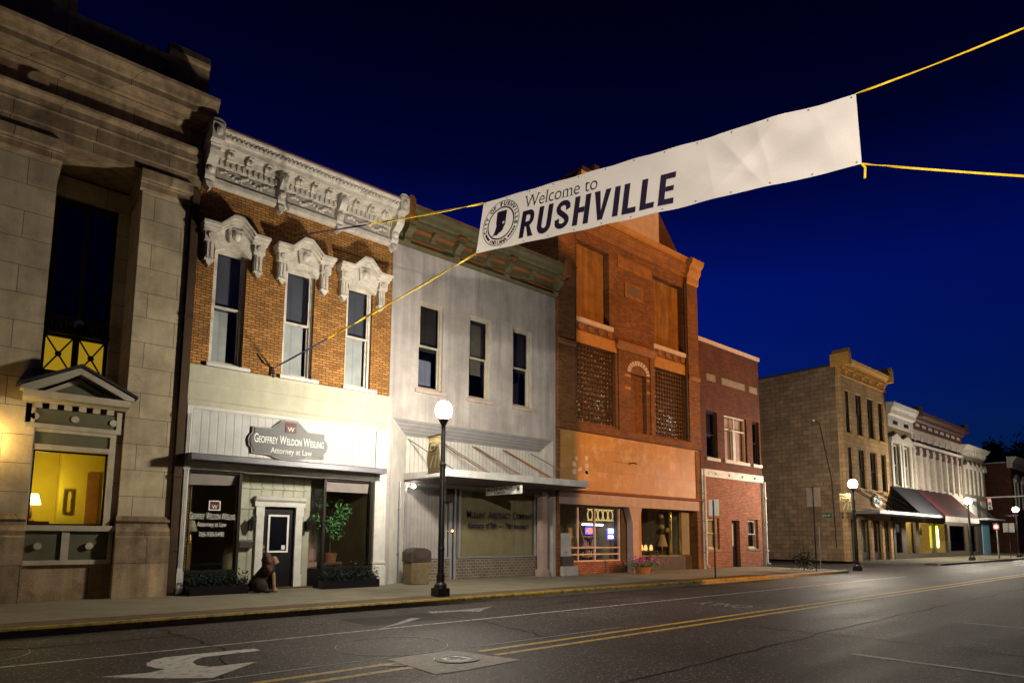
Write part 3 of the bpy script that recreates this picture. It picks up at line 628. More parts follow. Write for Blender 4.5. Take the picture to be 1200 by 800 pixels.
MB().prism([(.55,4.73),(1.66,5.29),(2.79,4.73),(2.79,4.78),(1.66,5.36),(.55,4.78)], FY-.42, FY+.1).build('pediment_roof', 'roof_dark', b)
MB().prism([(1.16,4.668),(2.16,4.668),(1.66,4.96)], FY-.115, FY-.102).build('pediment_panel', 'green_grey', b)
w_ = MB().box(.96, 1.0, FY+.2, FY+.26, 1.78, 3.44).box(2.32, 2.36, FY+.2, FY+.26, 1.78, 3.44).box(1.0, 2.32, FY+.2, FY+.26, 1.781, 1.82).box(1.0, 2.32, FY+.2, FY+.26, 3.40, 3.44).build('window', 'bronze_dark', b)
MB().box(1.0, 2.32, FY+.22, FY+.228, 1.82, 3.40).build('pane', 'glass', w_)
m = MB().box(-.6, 3.3, 20.6, 20.7, SW, 4.1).box(-.7, -.6, FY+.45, 20.6, SW, 4.1).box(3.3, 3.4, FY+.45, 20.6, SW, 4.1).box(-.6, 3.3, FY+.45, 20.6, 3.95, 4.1).box(1.72, 3.3, 19.9, 20.6, SW, 3.95); m.build('room', 'room_yellow', b)
MB().box(-.6, 3.3, FY+.45, 20.6, SW-.02, SW+.06).build('room_floor', 'floor_wood', b)
t = thing('table_lamp', 'lit table lamp with glowing shade inside the yellow bank window', 'lamp', (1.13, 19.3, 1.9))
MB().lathe([(.09,0),(.09,.02),(.03,.05),(.045,.15),(.025,.3),(.02,.42)], (1.13,19.3,1.9), 12).build('lamp_base', 'brass', t); MB().lathe([(.2,.40),(.13,.66)], (1.13,19.3,1.9), 20).build('lamp_shade', 'lamp_shade', t)
ld = bpy.data.lights.new('lamp_light', 'POINT'); ld.energy = 48; ld.color = (1, .84, .34); ld.shadow_soft_size = .06; lo = bpy.data.objects.new('lamp_light', ld); sc.collection.objects.link(lo); lo.parent = t; lo.location = (0, 0, .78)
t = thing('side_table', 'wooden table under the lit lamp inside the bank window', 'table', (1.13, 19.3, SW+.06))
MB().bevbox(.75, 1.5, 19.05, 19.55, 1.82, 1.895, .01).build('table_top', 'wood_orange', t)
for dx, dy in ((.8,19.1),(1.45,19.1),(.8,19.5),(1.45,19.5)): MB().box(dx-.03, dx+.03, dy-.03, dy+.03, SW+.06, 1.82).build('leg', 'wood_orange', t)
t = tag(MB().bevbox(2.3, 2.58, 19.84, 19.897, .4, 3.2, .01).build('wooden_screen', 'wood_orange', loc=(2.34,20.56,.4)), 'tall orange wooden panel against the yellow room wall in the bank', 'panel')
t = tag(MB().wall(1.82, 2.02, 2.1, 2.75, 19.86, 19.898, holes=[(1.86,1.98,2.16,2.69)]).build('picture_frame', 'brass', loc=(1.94,20.57,2.1)), 'small gilt picture frame on the yellow wall in the bank window', 'picture frame')
# wall lantern at the left edge
t = thing('wall_sconce', 'yellow glowing wall lantern on the stone bank pilaster', 'wall lamp', (.1, FY-.02, 3.55))
MB().box(.04, .16, FY-.05, FY-.005, 3.3, 3.9).tube([(.1,FY-.05,3.8),(.1,FY-.25,3.86),(.1,FY-.32,3.78)], .02, 6).build('bracket', 'pole_black', t)
MB().lathe([(.03,-.22),(.11,-.14),(.13,.02),(.10,.14),(.04,.2)], (.1,FY-.32,3.55), 14).build('globe', 'sconce', t)
t = thing('downspout', 'brown rusty downspout between the stone bank and gold brick building', 'drain pipe', (3.81, FY, SW))
MB().box(3.725, 3.90, FY-.1, FY+.08, SW, 10.45).build('pipe', 'drain_brown', t)
for z in (1.2, 3.0, 4.5, 7, 9.4): MB().box(3.71, 3.915, FY-.12, FY+.09, z, z+.07).build('strap', 'drain_brown', t)
# ================================================================ gold brick law office
b = thing('law_office_building', 'gold brick building with ornate white cornice and white storefront', 'building', (6.75, FY, SW))
BW = [(4.35,5.18),(6.23,7.09),(8.09,8.94)]
MB().wall(3.93, 9.6, 5.86, 10.75, FY, FY+.35, holes=[(x0,x1,5.98,9.15) for x0, x1 in BW]).build('wall', 'brick_gold', b)
for i, (x0, x1) in enumerate(BW):
    sash_window(b, x0, x1, 5.98, 9.12, frame='white_trim', pane='glass', blind=True, blindspan=((0,.62,0,.48),(0,.85,0,.5),(0,.9,0,.5))[i])
    MB().bevbox(x0-.06, x1+.2, FY-.1, FY+.1, 5.885, 5.978, .008).build('sill', 'white_clean', b)
    xc = (x0+x1)/2+.03
    def P(*p): return [(xc+u, z) for u, z in p]
    hd = MB()
    hd.prism(P((-.45,8.96),(-.2,9.1),(.2,9.1),(.45,8.96),(.52,9.3),(-.52,9.3)), FY-.10, FY+.1)
    hd.prism(P((-.50,9.2),(.50,9.2),(.5,9.36),(.1,9.7),(-.1,9.7),(-.5,9.36)), FY-.16, FY+.05)
    hd.build('hood', 'white_trim', b)
    cr = MB()
    for off, y, th in ((0, -.30, .1), (.07, -.38, .09), (.14, -.46, .07)):
        cr.prism(P((-.80-off*.3,9.36+off),(-.42,9.36+off),(-.40,9.42+off),(-.1,9.68+off),(.1,9.68+off),(.40,9.42+off),(.42,9.36+off),(.80+off*.3,9.36+off),(.80+off*.3,9.36+off+th),(.45,9.36+off+th),(.12,9.70+off+th),(-.12,9.70+off+th),(-.45,9.36+off+th),(-.80-off*.3,9.36+off+th)), FY+y, FY+.02)
    hc = cr.build('hood_cornice', 'white_trim', b)
    for s_ in (-1, 1):
        x = xc+s_*.62
        MB().box(x-.14, x+.14, FY-.26, FY+.02, 9.12, 9.355).disc(x, 9.24, .08, FY-.30, FY-.26, 14).build('hood_block', 'white_trim', b)
        MB().box(x-.10, x+.10, FY-.17, FY+.01, 8.66, 9.118).box(x-.065, x-.02, FY-.20, FY-.17, 8.7, 9.08).box(x+.02, x+.065, FY-.20, FY-.17, 8.7, 9.08).prism([(x-.1,8.655),(x+.1,8.655),(x+.06,8.55),(x,8.47),(x-.06,8.55)], FY-.17, FY).box(x-.12,x+.12,FY-.21,FY,8.62,8.66).build('hood_bracket', 'white_trim', b)
    MB().prism(P((-.16,9.22),(.16,9.22),(.2,9.62),(-.2,9.62)), FY-.24, FY-.15).ball((xc,FY-.25,9.42),(.11,.09,.13),9).ball((xc-.13,FY-.22,9.47),(.05,.05,.1),7).ball((xc+.13,FY-.22,9.47),(.05,.05,.1),7).build('keystone', 'white_trim', b)
# cornice
c0, c1 = 3.92, 9.66
MB().prof([(FY+.3,10.7),(FY-.16,10.7),(FY-.18,10.74),(FY-.18,10.86),(FY-.10,10.9),(FY-.10,11.22),(FY-.17,11.24),(FY-.17,11.42),(FY-.24,11.46),(FY-.26,11.6),(FY-.58,11.6),(FY-.60,11.7),(FY-.66,11.73),(FY-.70,11.82),(FY-.78,11.90),(FY-.79,11.945),(FY+.3,11.97)], c0, c1).build('cornice', 'white_trim', b)
MB().prof([(FY-.81,11.95),(FY-.81,11.985),(FY+.3,12.02),(FY+.3,11.975)], c0-.02, c1+.02).build('cornice_flashing', 'flash_red', b)
d = MB(); k = 0; x = c0+.22
while x < c1-.2: d.box(x, x+.075, FY-.23, FY-.172, 11.26, 11.41); x += .145
d.build('dentil_course', 'white_trim', b)
d = MB(); x = c0+.18
while x < c1-.2: d.ball((x, FY-.72, 11.78), (.045,.035,.05), 6).ball((x+.055, FY-.735, 11.83), (.025,.03,.03), 5); x += .115
d.build('egg_ornament', 'white_trim', b)
BX = [4.06, 5.94, 7.68, 9.52]
for i in range(3):
    a, e_ = BX[i]+.2, BX[i+1]-.2
    MB().box(a-.02, e_+.02, FY-.135, FY-.102, 10.93, 11.2).build('frieze_panel', 'white_aged', b)
    relief(MB(), a+.05, e_-.05, 10.95, 11.18, FY-.145, 15, .055).build('leaf_ornament', 'white_trim', b)
    for q in range(3):
        x = a+(e_-a)*(q+.5)/3
        bracket(x, .15, FY-.2, FY-.54, 11.40, 11.598).ball((x,FY-.5,11.45),(.06,.05,.06),7).build('modillion', 'white_trim', b)
for i, x in enumerate(BX):
    w2 = .24 if i in (0, 3) else .2
    e2 = i in (0, 3)
    m = bracket(x, w2, FY-.1, FY-(.62 if e2 else .5), 10.72, 11.6)
    m.ball((x,FY-.42,11.42),(.13,.14,.13),9).ball((x,FY-.25,11.02),(.11,.12,.1),8).prism([(x-.1,10.7),(x+.1,10.7),(x+.07,10.58),(x,10.5),(x-.07,10.58)], FY-.24, FY)
    m.build('large_bracket', 'white_trim', b)
    if e2:
        m = MB().box(x-.15, x+.15, FY-.83, FY+.2, 11.58, 12.02).ball((x,FY-.84,11.8),(.09,.05,.13),8)
        m.prism([(x+.17*math.cos(t*math.pi/8), 12.02+.13*math.sin(t*math.pi/8)) for t in range(9)], FY-.8, FY+.1).build('end_block', 'white_trim', b)
# fascia, sign board, storefront
MB().prof([(FY+.3,4.83),(FY-.06,4.83),(FY-.08,4.95),(FY-.05,5.0),(FY-.05,5.42),(FY-.07,5.44),(FY-.07,5.78),(FY-.1,5.86),(FY+.3,5.858)], 3.92, 9.59).build('fascia', 'cream_fascia', b)
MB().box(4.06, 9.22, FY+.02, FY+.3, 3.52, 4.74).build('sign_board', 'white_board', b)
MB().prof([(FY+.3,4.74),(FY-.02,4.74),(FY-.05,4.79),(FY-.05,4.828),(FY+.3,4.828)], 4.06, 9.22).build('trim_rail', 'white_clean', b)
m = MB().box(3.935, 4.06, FY-.06, FY+.3, .7, 4.82).box(3.92, 4.075, FY-.1, FY+.3, SW, .7).box(3.92, 4.075, FY-.09, FY+.3, 3.2, 3.3)
for k in range(3): m.box(3.95+k*.036, 3.967+k*.036, FY-.075, FY-.06, .8, 4.6)
m.build('pilaster', 'white_clean', b)
m = MB().box(9.2, 9.58, FY-.05, FY+.3, .7, 4.82).box(9.18, 9.6, FY-.09, FY+.3, SW, .7).box(9.17, 9.6, FY-.08, FY+.3, .78, .84).box(9.25,9.28,FY-.06,FY-.05,.95,4.5).box(9.50,9.53,FY-.06,FY-.05,.95,4.5); m.build('pilaster', 'white_clean', b)
MB().prof([(FY-.55,3.42),(FY-.55,3.55),(FY-.5,3.58),(FY+.02,3.62),(FY+.02,3.42)], 3.98, 9.3).build('canopy', 'lead', b)
MB().box(4.07, 9.2, FY-.02, FY+.3, 3.22, 3.415).build('lintel', 'white_clean', b)
EY = FY+.55   # recessed entry
MB().box(4.08, 5.36, FY, FY+.3, SW, .66).build('bulkhead', 'door_black', b); m = MB().box(7.66, 9.2, FY, FY+.3, SW, .66).slab([(7.45,EY),(7.65,FY),(7.65,FY+.3),(7.5,EY+.2)], SW, .66); m.build('bulkhead', 'door_black', b)
w_ = MB().box(4.065, 4.10, FY+.04, FY+.14, .66, 3.22).box(5.30, 5.37, FY+.02, FY+.16, .66, 3.22).box(4.10, 5.30, FY+.04, FY+.14, 3.16, 3.22).box(4.10,5.30,FY+.04,FY+.14,.66,.72).build('shop_window', 'bronze_dark', b)
MB().box(4.10, 5.30, FY+.08, FY+.088, .72, 3.16).build('pane', 'glass', w_)
MB().add([(4.12,FY+.12,3.16),(5.3,FY+.12,3.16),(5.3,FY+.2,2.88),(4.12,FY+.2,2.84)], [[0,1,2,3]]).build('valance', 'valance', w_)
w_ = MB().box(7.63, 7.70, FY+.02, FY+.16, .66, 3.22).box(9.1, 9.2, FY+.04, FY+.14, .66, 3.22).box(7.70, 9.1, FY+.04, FY+.14, 3.16, 3.22).box(7.70,9.1,FY+.04,FY+.14,.66,.72).build('shop_window', 'bronze_dark', b)
MB().box(7.70, 9.1, FY+.08, FY+.088, .72, 3.16).build('pane', 'glass', w_); MB().slab([(7.47,EY),(7.63,FY+.16),(7.638,FY+.165),(7.478,EY+.005)], .66, 3.2).build('pane', 'glass', w_)
MB().add([(7.7,FY+.12,3.16),(9.08,FY+.12,3.16),(9.08,FY+.2,2.86),(7.7,FY+.2,2.86)], [[0,1,2,3]]).build('valance', 'valance', w_)
DX0, DX1 = 6.14, 7.02
MB().wall(5.42, 7.46, SW, 3.22, EY, EY+.1, holes=[(DX0,DX1,SW-.01,2.36)]).box(5.42, 7.46, EY-.03, EY-.002, 2.85, 2.9).box(5.42, DX0-.22, EY-.03, EY-.002, 2.3, 2.35).box(DX1+.22, 7.46, EY-.03, EY-.002, 2.3, 2.35).build('entry_wall', 'panel_green', b)
MB().slab([(5.37,FY+.16),(5.42,EY),(5.42,EY+.1),(5.30,FY+.2)], SW, 3.2).build('entry_return', 'panel_green', b)
m = MB().box(DX0-.2, DX0-.001, EY-.08, EY-.001, SW, 2.38).box(DX1+.001, DX1+.2, EY-.08, EY-.001, SW, 2.38).prof([(EY-.001,2.38),(EY-.1,2.38),(EY-.1,2.5),(EY-.16,2.56),(EY-.18,2.64),(EY-.001,2.66)], DX0-.26, DX1+.26).box(DX0-.22,DX0,EY-.1,EY-.081,2.12,2.37).box(DX1,DX1+.22,EY-.1,EY-.081,2.12,2.37).box(DX1,DX1+.22,EY-.1,EY-.081,SW,.5); m.build('door_casing', 'white_clean', b)
m = MB().box(DX0, DX1, EY+.03, EY+.08, SW+.02, 2.35)
for x0, x1 in ((DX0+.1,DX0+.4),(DX1-.4,DX1-.1)): m.bevbox(x0, x1, EY+.018, EY+.029, .4, .95, .006)
door = m.build('door', 'door_black', b)
MB().wall(DX0+.15, DX1-.15, 1.12, 2.16, EY+.005, EY+.028, holes=[(DX0+.2,DX1-.2,1.17,2.11)]).build('door_light_frame', 'letter_white', door)
MB().box(DX0+.201, DX1-.201, EY+.015, EY+.027, 1.171, 2.109).build('pane', 'glass_dark', door)
MB().ball((DX0+.06,EY+.0,1.15),.035,8).box(DX0+.04,DX0+.08,EY+.018,EY+.029,1.22,1.32).build('handle', 'brass', door)
MB().box(DX1-.34, DX1-.24, EY+.008, EY+.0145, 1.2, 1.32).build('notice', 'letter_white', door)
for x in (DX0-.34, DX1+.34):
    t = thing('wall_lantern', 'black coach lantern %s the black shop door' % ('on the left side of' if x < 6.5 else 'on the right side of'), 'wall lamp', (x, EY-.02, 1.9), 'coach lanterns by the door')
    MB().box(x-.05, x+.05, EY-.03, EY-.001, 1.72, 2.0).tube([(x,EY-.03,1.78),(x,EY-.16,1.7),(x,EY-.2,1.76)], .014, 6).build('bracket', 'pole_black', t)
    MB().lathe([(.02,-.12),(.05,-.1),(.085,.12),(.10,.13),(.05,.2),(.015,.24),(.0,.28)], (x,EY-.2,1.86), 8).build('lantern_body', 'pole_black', t)
t = thing('mailbox', 'dark wall mailbox left of the black shop door', 'mailbox', (5.66, EY, 1.3))
MB().bevbox(5.50, 5.86, EY-.16, EY-.032, 1.25, 1.43, .015).build('box', 'hood_brown', t); MB().prof([(EY-.032,1.43),(EY-.032,1.47),(EY-.18,1.44),(EY-.18,1.41)], 5.49, 5.87).build('flap', 'lead', t)
MB().box(4.25, 9.2, 21.5, 21.6, SW, 3.4).box(4.236, 4.25, FY+.33, 21.5, SW, 3.4).box(9.2, 9.25, FY+.4, 21.5, SW, 3.4).box(4.3, 9.2, EY+.12, 21.5, 3.24, 3.4).build('room', 'room_tan', b)
MB().box(4.25, 9.25, FY+.32, 21.5, SW-.04, SW+.04).build('room_floor', 'floor_wood', b)
body(b, 3.93, 9.6, 10.7, 'brick_gold', floors=(4.8,))
# carved sign
t = thing('office_sign', 'grey carved attorney sign with scalloped ends on white board', 'sign', (6.55, FY-.02, 3.7))
def signpoly(g):
    p = [(5.58-g,4.44+g*.6),(6.06,4.44+g),(6.30,4.66+g),(6.36,4.70+g),(6.74,4.70+g),(6.80,4.66+g),(7.04,4.44+g),(7.52+g,4.44+g*.6)]
    p += [(7.52+g,4.30),(7.59+g,4.22),(7.62+g,4.10),(7.59+g,3.96),(7.52+g,3.88),(7.52+g,3.78-g*.6)]
    p += [(7.10,3.78-g),(6.95,3.72-g),(6.75,3.67-g),(6.55,3.65-g),(6.35,3.67-g),(6.15,3.72-g),(6.0,3.78-g),(5.58-g,3.78-g*.6),(5.58-g,3.88),(5.51-g,3.96),(5.48-g,4.10),(5.51-g,4.22),(5.58-g,4.30)]
    return p
MB().prism(signpoly(0), FY-.075, FY-.05).build('sign_face', 'sign_grey', t)
MB().prism(signpoly(.045), FY-.049, FY+.015).build('sign_rim', 'sign_edge', t)
MB().box(6.40, 6.70, FY-.095, FY-.076, 4.38, 4.66).build('monogram_block', 'maroon', t)
place(MB(), glyphs('W', .3, serif=.04), 6.55, 4.42, FY-.098, .2).build('monogram', 'letter_white', t)
place(MB(), smallcaps(['GEOFFREY','WELDON','WESLING'], .27, .2, .07, offset=.002, serif=.02), 6.55, 4.05, FY-.08, 1.94, height=.235).build('lettering', 'letter_white', t)
place(MB(), glyphs('Attorney at Law', .2, serif=.02), 6.6, 3.80, FY-.08, 1.15, height=.15).build('lettering', 'letter_white', t)
wl = thing('window_lettering', 'white attorney name and phone number on left shop window', 'lettering', (4.75, FY+.07, 1.6))
MB().box(4.62, 4.86, FY+.068, FY+.0695, 2.23, 2.44).build('monogram_block', 'maroon', wl); MB().wall(4.60, 4.88, 2.21, 2.46, FY+.066, FY+.0675, holes=[(4.625,4.855,2.235,2.435)]).build('monogram_border', 'letter_white', wl)
place(MB(), glyphs('W', .2, offset=.002, serif=.03), 4.74, 2.26, FY+.064, .15).build('monogram', 'letter_white', wl)
place(MB(), smallcaps(['GEOFFREY','WELDON','WESLING'], .27, .21, .10, space=1.06, offset=.001), 4.71, 1.985, FY+.064, 1.08, height=.17).build('lettering', 'letter_white', wl)
place(MB(), glyphs('Attorney at Law', .2, offset=.001, serif=.012), 4.70, 1.80, FY+.064, .70, height=.125).build('lettering', 'letter_white', wl)
place(MB(), glyphs('765-938-5490', .2, offset=.001, serif=.0), 4.70, 1.55, FY+.064, .60, height=.12).build('lettering', 'letter_white', wl)
# things in and before the law office
def hedge(x0, x1, label):
    t = thing('planter_hedge', label, 'hedge', ((x0+x1)/2, FY-.3, SW), 'low hedges under the shop windows')
    MB().bevbox(x0, x1, FY-.5, FY-.12, SW, .36, .012).build('trough', 'door_black', t)
    MB().leaves(int(900*(x1-x0)), lambda: (random.uniform(x0, x1), FY-.31+random.gauss(0,.1), .36+abs(random.gauss(0,.13))), .06).build('foliage', 'leaf_dark', t)
hedge(4.12, 5.5, 'low dark hedge in trough under the lettered left shop window'); hedge(7.5, 9.2, 'low dark hedge in trough under the shop window with the ficus')
t = thing('ficus_tree', 'leafy potted ficus behind the right shop window', 'plant', (8.3, 18.05, SW))
MB().lathe([(.17,.74),(.22,1.0),(.23,1.0),(.2,.98)], (8.3,18.05,SW-.06), 16).build('pot', 'pot', t)
m = MB().tube([(8.3,18.05,1.0),(8.28,18.05,1.5),(8.33,18.05,2.0),(8.3,18.02,2.4)], [.025,.022,.018,.01], 6)
for k in range(7):
    a = k*2.4; m.tube([(8.3,18.05,1.55+k*.1),(8.3+.2*math.cos(a),18.05+.2*math.sin(a),1.8+k*.1),(8.3+.36*math.cos(a),18.05+.3*math.sin(a),1.9+k*.11)], [.012,.008,.004], 5)
m.build('trunk', 'bark', t)
cl = [(8.3+random.gauss(0,.24), 18.05+random.gauss(0,.2), 2.05+random.gauss(0,.32)) for _ in range(34)]+[(8.7,18.0,2.5),(8.85,18.0,2.35),(8.05,18.05,2.75)]
MB().leaves(950, lambda: [c+random.gauss(0, .075) for c in random.choice(cl)], .085).build('crown', 'leaf', t)
t = thing('plant_stand', 'dark wooden stand under the potted ficus', 'stand', (8.3, 18.05, SW))
MB().bevbox(8.02, 8.58, 17.8, 18.3, .74, .82, .01).build('top', 'floor_wood', t)
for dx in (8.06, 8.54):
    for dy in (17.85, 18.25): MB().box(dx-.025, dx+.025, dy-.025, dy+.025, SW+.04, .74).build('leg', 'floor_wood', t)
t = thing('armchair', 'dusty pink upholstered chair in the right shop window', 'chair', (7.95, 18.5, SW))
MB().bevbox(7.7, 8.2, 18.3, 18.85, .62, .8, .04).build('seat', 'chair_cloth', t); MB().bevbox(7.7, 8.2, 18.75, 18.9, .8, 1.65, .05).build('backrest', 'chair_cloth', t)
for dx in (7.74, 8.16):
    for dy in (18.34, 18.86): MB().box(dx-.025, dx+.025, dy-.025, dy+.025, SW+.04, .62).build('leg', 'floor_wood', t)
t = thing('table_lamp', 'unlit white shaded table lamp at the left edge of the lettered shop window', 'lamp', (4.36, 17.8, SW))
MB().lathe([(.12,.0),(.12,.03),(.04,.06),(.06,1.2),(.02,1.5)], (4.36,17.8,SW+.04), 12).build('lamp_base', 'brass', t); MB().lathe([(.17,1.5),(.09,1.78)], (4.36,17.8,SW+.04), 16).build('lamp_shade', 'shade_cream', t)
def blob(parts, name, mat, parent, vox=.022):
    m = MB()
    for c, r in parts: m.ball(c, r, 14)
    ob = m.build(name, mat, parent); md = ob.modifiers.new('r', 'REMESH'); md.mode = 'VOXEL'; md.voxel_size = vox
    ms = ob.modifiers.new('s', 'SMOOTH'); ms.iterations = 3
    dg = bpy.context.evaluated_depsgraph_get(); me = bpy.data.meshes.new_from_object(ob.evaluated_get(dg)); ob.modifiers.clear(); ob.data = me
    me.polygons.foreach_set('use_smooth', [True]*len(me.polygons)); return ob
LX, LY = 5.92, 16.55
t = thing('lion_statue', 'seated dark lion statue with reddish mane beside the black shop door', 'statue', (LX, LY, SW))
B_ = []
for k in range(9):   # haunch to chest
    u = k/8; B_.append(((LX-.20+.24*u, LY+.12-.1*u, SW+.22+.40*u), (.20-.05*u, .19-.05*u, .20-.04*u)))
for s_ in (-1, 1):
    B_ += [((LX-.16, LY+.06+s_*.16, SW+.17), (.17,.09,.16)), ((LX-.02, LY+.04+s_*.17, SW+.05), (.14,.055,.05))]
    for k in range(9): u = k/8; B_.append(((LX+.10+.05*(1-u), LY+s_*.08, SW+.06+.48*u), (.048+.02*u,)*3))
    B_.append(((LX+.2, LY+s_*.08, SW+.045), (.09,.055,.045)))
B_ += [((LX+.08, LY, SW+.70), (.12,.12,.14)), ((LX+.12, LY, SW+.80), (.12,.11,.12)), ((LX+.22, LY-.01, SW+.77), (.07,.065,.055))]
B_ += [((LX+.05, LY+s_*.09, SW+.91), (.03,.03,.035)) for s_ in (-1, 1)]
for k in range(12): u = k/11; B_.append(((LX-.32-.12*math.sin(u*3), LY+.2-.1*u, SW+.05+.25*u*u), (.03,.03,.03)))
blob(B_, 'body', 'fur_dark', t)
mn = []
for k in range(34):
    a = k*2.399; r = .17*math.sqrt((k+.5)/34); mn.append(((LX+.03+random.uniform(-.10,.05), LY+r*1.15*math.cos(a), SW+.71+r*1.45*math.sin(a)), (.075,.07,.08)))
blob(mn, 'mane', 'fur_mane', t, .02)
blob([((LX+.165,LY-.01,SW+.80),(.10,.10,.12)), ((LX+.235,LY-.01,SW+.765),(.06,.055,.05)), ((LX+.20,LY-.05,SW+.84),(.03,.02,.02)), ((LX+.20,LY+.04,SW+.84),(.03,.02,.02))], 'face', 'fur_tan', t, .012)
for s_ in (-1, 1): blob([((LX+.125+.045*(1-k/8), LY+s_*.08-.004, SW+.06+.40*k/8), (.054+.012*k/8,)*3) for k in range(9)]+[((LX+.21, LY+s_*.08, SW+.05), (.095,.058,.05))], 'front_leg', 'fur_tan', t, .016)
MB().ball((LX+.245,LY-.045,SW+.825),.014,8).ball((LX+.245,LY+.03,SW+.825),.014,8).ball((LX+.292,LY-.01,SW+.785),(.014,.022,.014),8).build('eye_and_nose', 'door_black', t)
# ================================================================ white abstract company building
b = thing('abstract_company_building', 'pale stucco building with olive bracketed cornice and flat metal canopy', 'building', (13.2, FY, SW))
CW = [(10.62,11.58),(12.66,13.62),(14.65,15.58)]
MB().wall(9.612, 16.83, 5.25, 11.0, FY, FY+.35, holes=[(a,c,6.3,9.25) for a, c in CW]).build('wall', 'stucco', b)
for i, (a, c) in enumerate(CW):
    sash_window(b, a, c, 6.3, 9.25, y=FY+.10, frame='cream_wood', pane='glass_dark', fw=.08, split=.5, blind=(i < 2), blindspan=((.15,.75,.05,.35),(.1,.8,.3,.95))[min(i,1)], blindmat='room_tan' if i else 'blind_white', shade='shade_brown')
    MB().box(a-.1, c+.1, FY-.08, FY+.099, 6.18, 6.298).build('sill', 'sill_pale', b)
c0, c1 = 9.70, 16.95
MB().prof([(FY+.3,10.9),(FY-.10,10.9),(FY-.16,10.98),(FY-.12,11.06),(FY+.3,11.06)], c0, c1-.1).build('cornice_moulding', 'cornice_green', b)
MB().prof([(FY+.3,11.061),(FY-.06,11.061),(FY-.06,11.2),(FY-.10,11.24),(FY-.10,11.42),(FY+.3,11.42)], c0, c1-.1).build('cornice_frieze', 'cornice_green', b)
m = MB()
for q in range(4):
    x0 = 9.95+q*1.72; m.box(x0+.2, x0+1.5, FY-.115, FY-.062, 11.10, 11.19)
m.prof([(FY+.3,11.421),(FY-.16,11.421),(FY-.2,11.52),(FY+.3,11.52)], c0, c1-.1); m.build('cornice_band', 'cornice_rust', b)
MB().prof([(FY+.3,11.521),(FY-.46,11.56),(FY-.46,11.66),(FY-.52,11.70),(FY-.56,11.82),(FY-.64,11.92),(FY-.66,12.0),(FY+.3,12.06)], c0, c1).build('cornice', 'cornice_green', b)
MB().prof([(FY-.68,12.01),(FY-.68,12.05),(FY+.3,12.11),(FY+.3,12.07)], c0-.02, c1+.02).build('cornice_flashing', 'flash_red', b)
for x, big in ((10.0,1),(11.0,0),(11.95,1),(12.7,0),(13.35,0),(14.2,1),(15.4,0),(16.7,1)):
    m = bracket(x, .24 if big else .17, FY-.1, FY-(.5 if big else .4), 10.95 if big else 11.24, 11.54); m.build('bracket', 'cornice_green', b)
    MB().box(x-.16 if big else x-.12, x+.16 if big else x+.12, FY-.56 if big else FY-.44, FY-.1, 11.545, 11.61 if big else 11.6).build('bracket_cap', 'cornice_rust', b)
for x in (9.82, 16.85): MB().box(x-.13, x+.13, FY-.74, FY-.2, 11.62, 12.16).prism([(x+.13*math.cos(t*math.pi/8), 12.16+.1*math.sin(t*math.pi/8)) for t in range(9)], FY-.72, FY-.2).build('cornice_end_block', 'cornice_rust', b)
# recessed shopfront hood with splayed sides
IY = FY+.8
MB().add([(9.75,FY,5.249),(16.69,FY,5.249),(16.88,IY,4.86),(10.73,IY,4.86)], [[3,2,1,0]]).add([(9.75,FY+.01,5.30),(16.69,FY+.01,5.30),(16.88,IY,4.91),(10.73,IY,4.91)], [[0,1,2,3]]).build('recess_soffit', 'metal_louver', b)
MB().slab([(9.75,FY),(10.73,IY),(10.70,IY+.1),(9.65,FY+.1)], SW, 4.9).add([(9.75,FY,4.9),(10.73,IY,4.9),(10.73,IY,4.86),(9.75,FY,5.249)], [[0,1,2,3]]).build('recess_side', 'metal_ribs', b)
MB().slab([(9.612,FY),(9.748,FY),(9.64,FY+.1),(9.612,FY+.1)], SW, 5.249).build('corner_pilaster', 'stucco', b)
MB().box(16.70, 16.83, FY, IY+.1, SW, 5.249).build('corner_pilaster', 'stucco', b)
MB().box(10.72, 16.86, IY, IY+.1, 3.25, 4.9).build('upper_panel', 'metal_ribs', b)
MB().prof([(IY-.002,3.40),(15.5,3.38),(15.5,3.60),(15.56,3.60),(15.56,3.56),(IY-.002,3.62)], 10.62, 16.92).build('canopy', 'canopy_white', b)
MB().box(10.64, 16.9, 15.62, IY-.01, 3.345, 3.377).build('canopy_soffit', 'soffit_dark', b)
for x in (10.95, 12.2, 12.35, 13.6, 13.72, 15.0, 15.12, 16.4): MB().tube([(x-.15,IY-.01,4.78),(x+.1,15.62,3.61)], .018, 6).build('tie_rod', 'cornice_rust' if int(x*7) % 2 else 'steel', b)
# shopfront below canopy
MB().box(10.75, 16.6, IY+.02, IY+.3, SW, .84).build('bulkhead', 'tile_tan', b)
m = MB()
for x0, x1 in ((10.72,10.80),(12.55,12.62),(12.70,12.78),(12.90,12.98),(16.52,16.62)): m.box(x0, x1, IY-.04, IY+.1, SW if x0 < 12.8 and x0 > 12 else .845, 3.24)
m.box(10.8, 12.55, IY-.02, IY+.1, .845, .9).box(10.8, 12.55, IY-.02, IY+.1, 3.18, 3.24).box(12.98, 16.52, IY-.02, IY+.1, .845, .9).box(12.98, 16.52, IY-.02, IY+.1, 3.18, 3.24)
w_ = m.build('shop_window', 'aluminium', b)
MB().box(10.80, 12.55, IY+.02, IY+.03, .9, 3.18).build('pane', 'glass', w_); MB().box(12.98, 16.52, IY+.02, IY+.03, .9, 3.18).build('pane', 'glass', w_)
MB().box(10.80, 12.55, IY+.16, IY+.18, .85, 3.24).build('blind', 'vertical_blind', w_); MB().box(12.98, 16.52, IY+.16, IY+.18, .85, 3.24).build('roller_shade', 'shade_olive', w_)
MB().box(12.62, 12.70, IY, IY+.05, SW, 3.24).build('door', 'door_black', b)
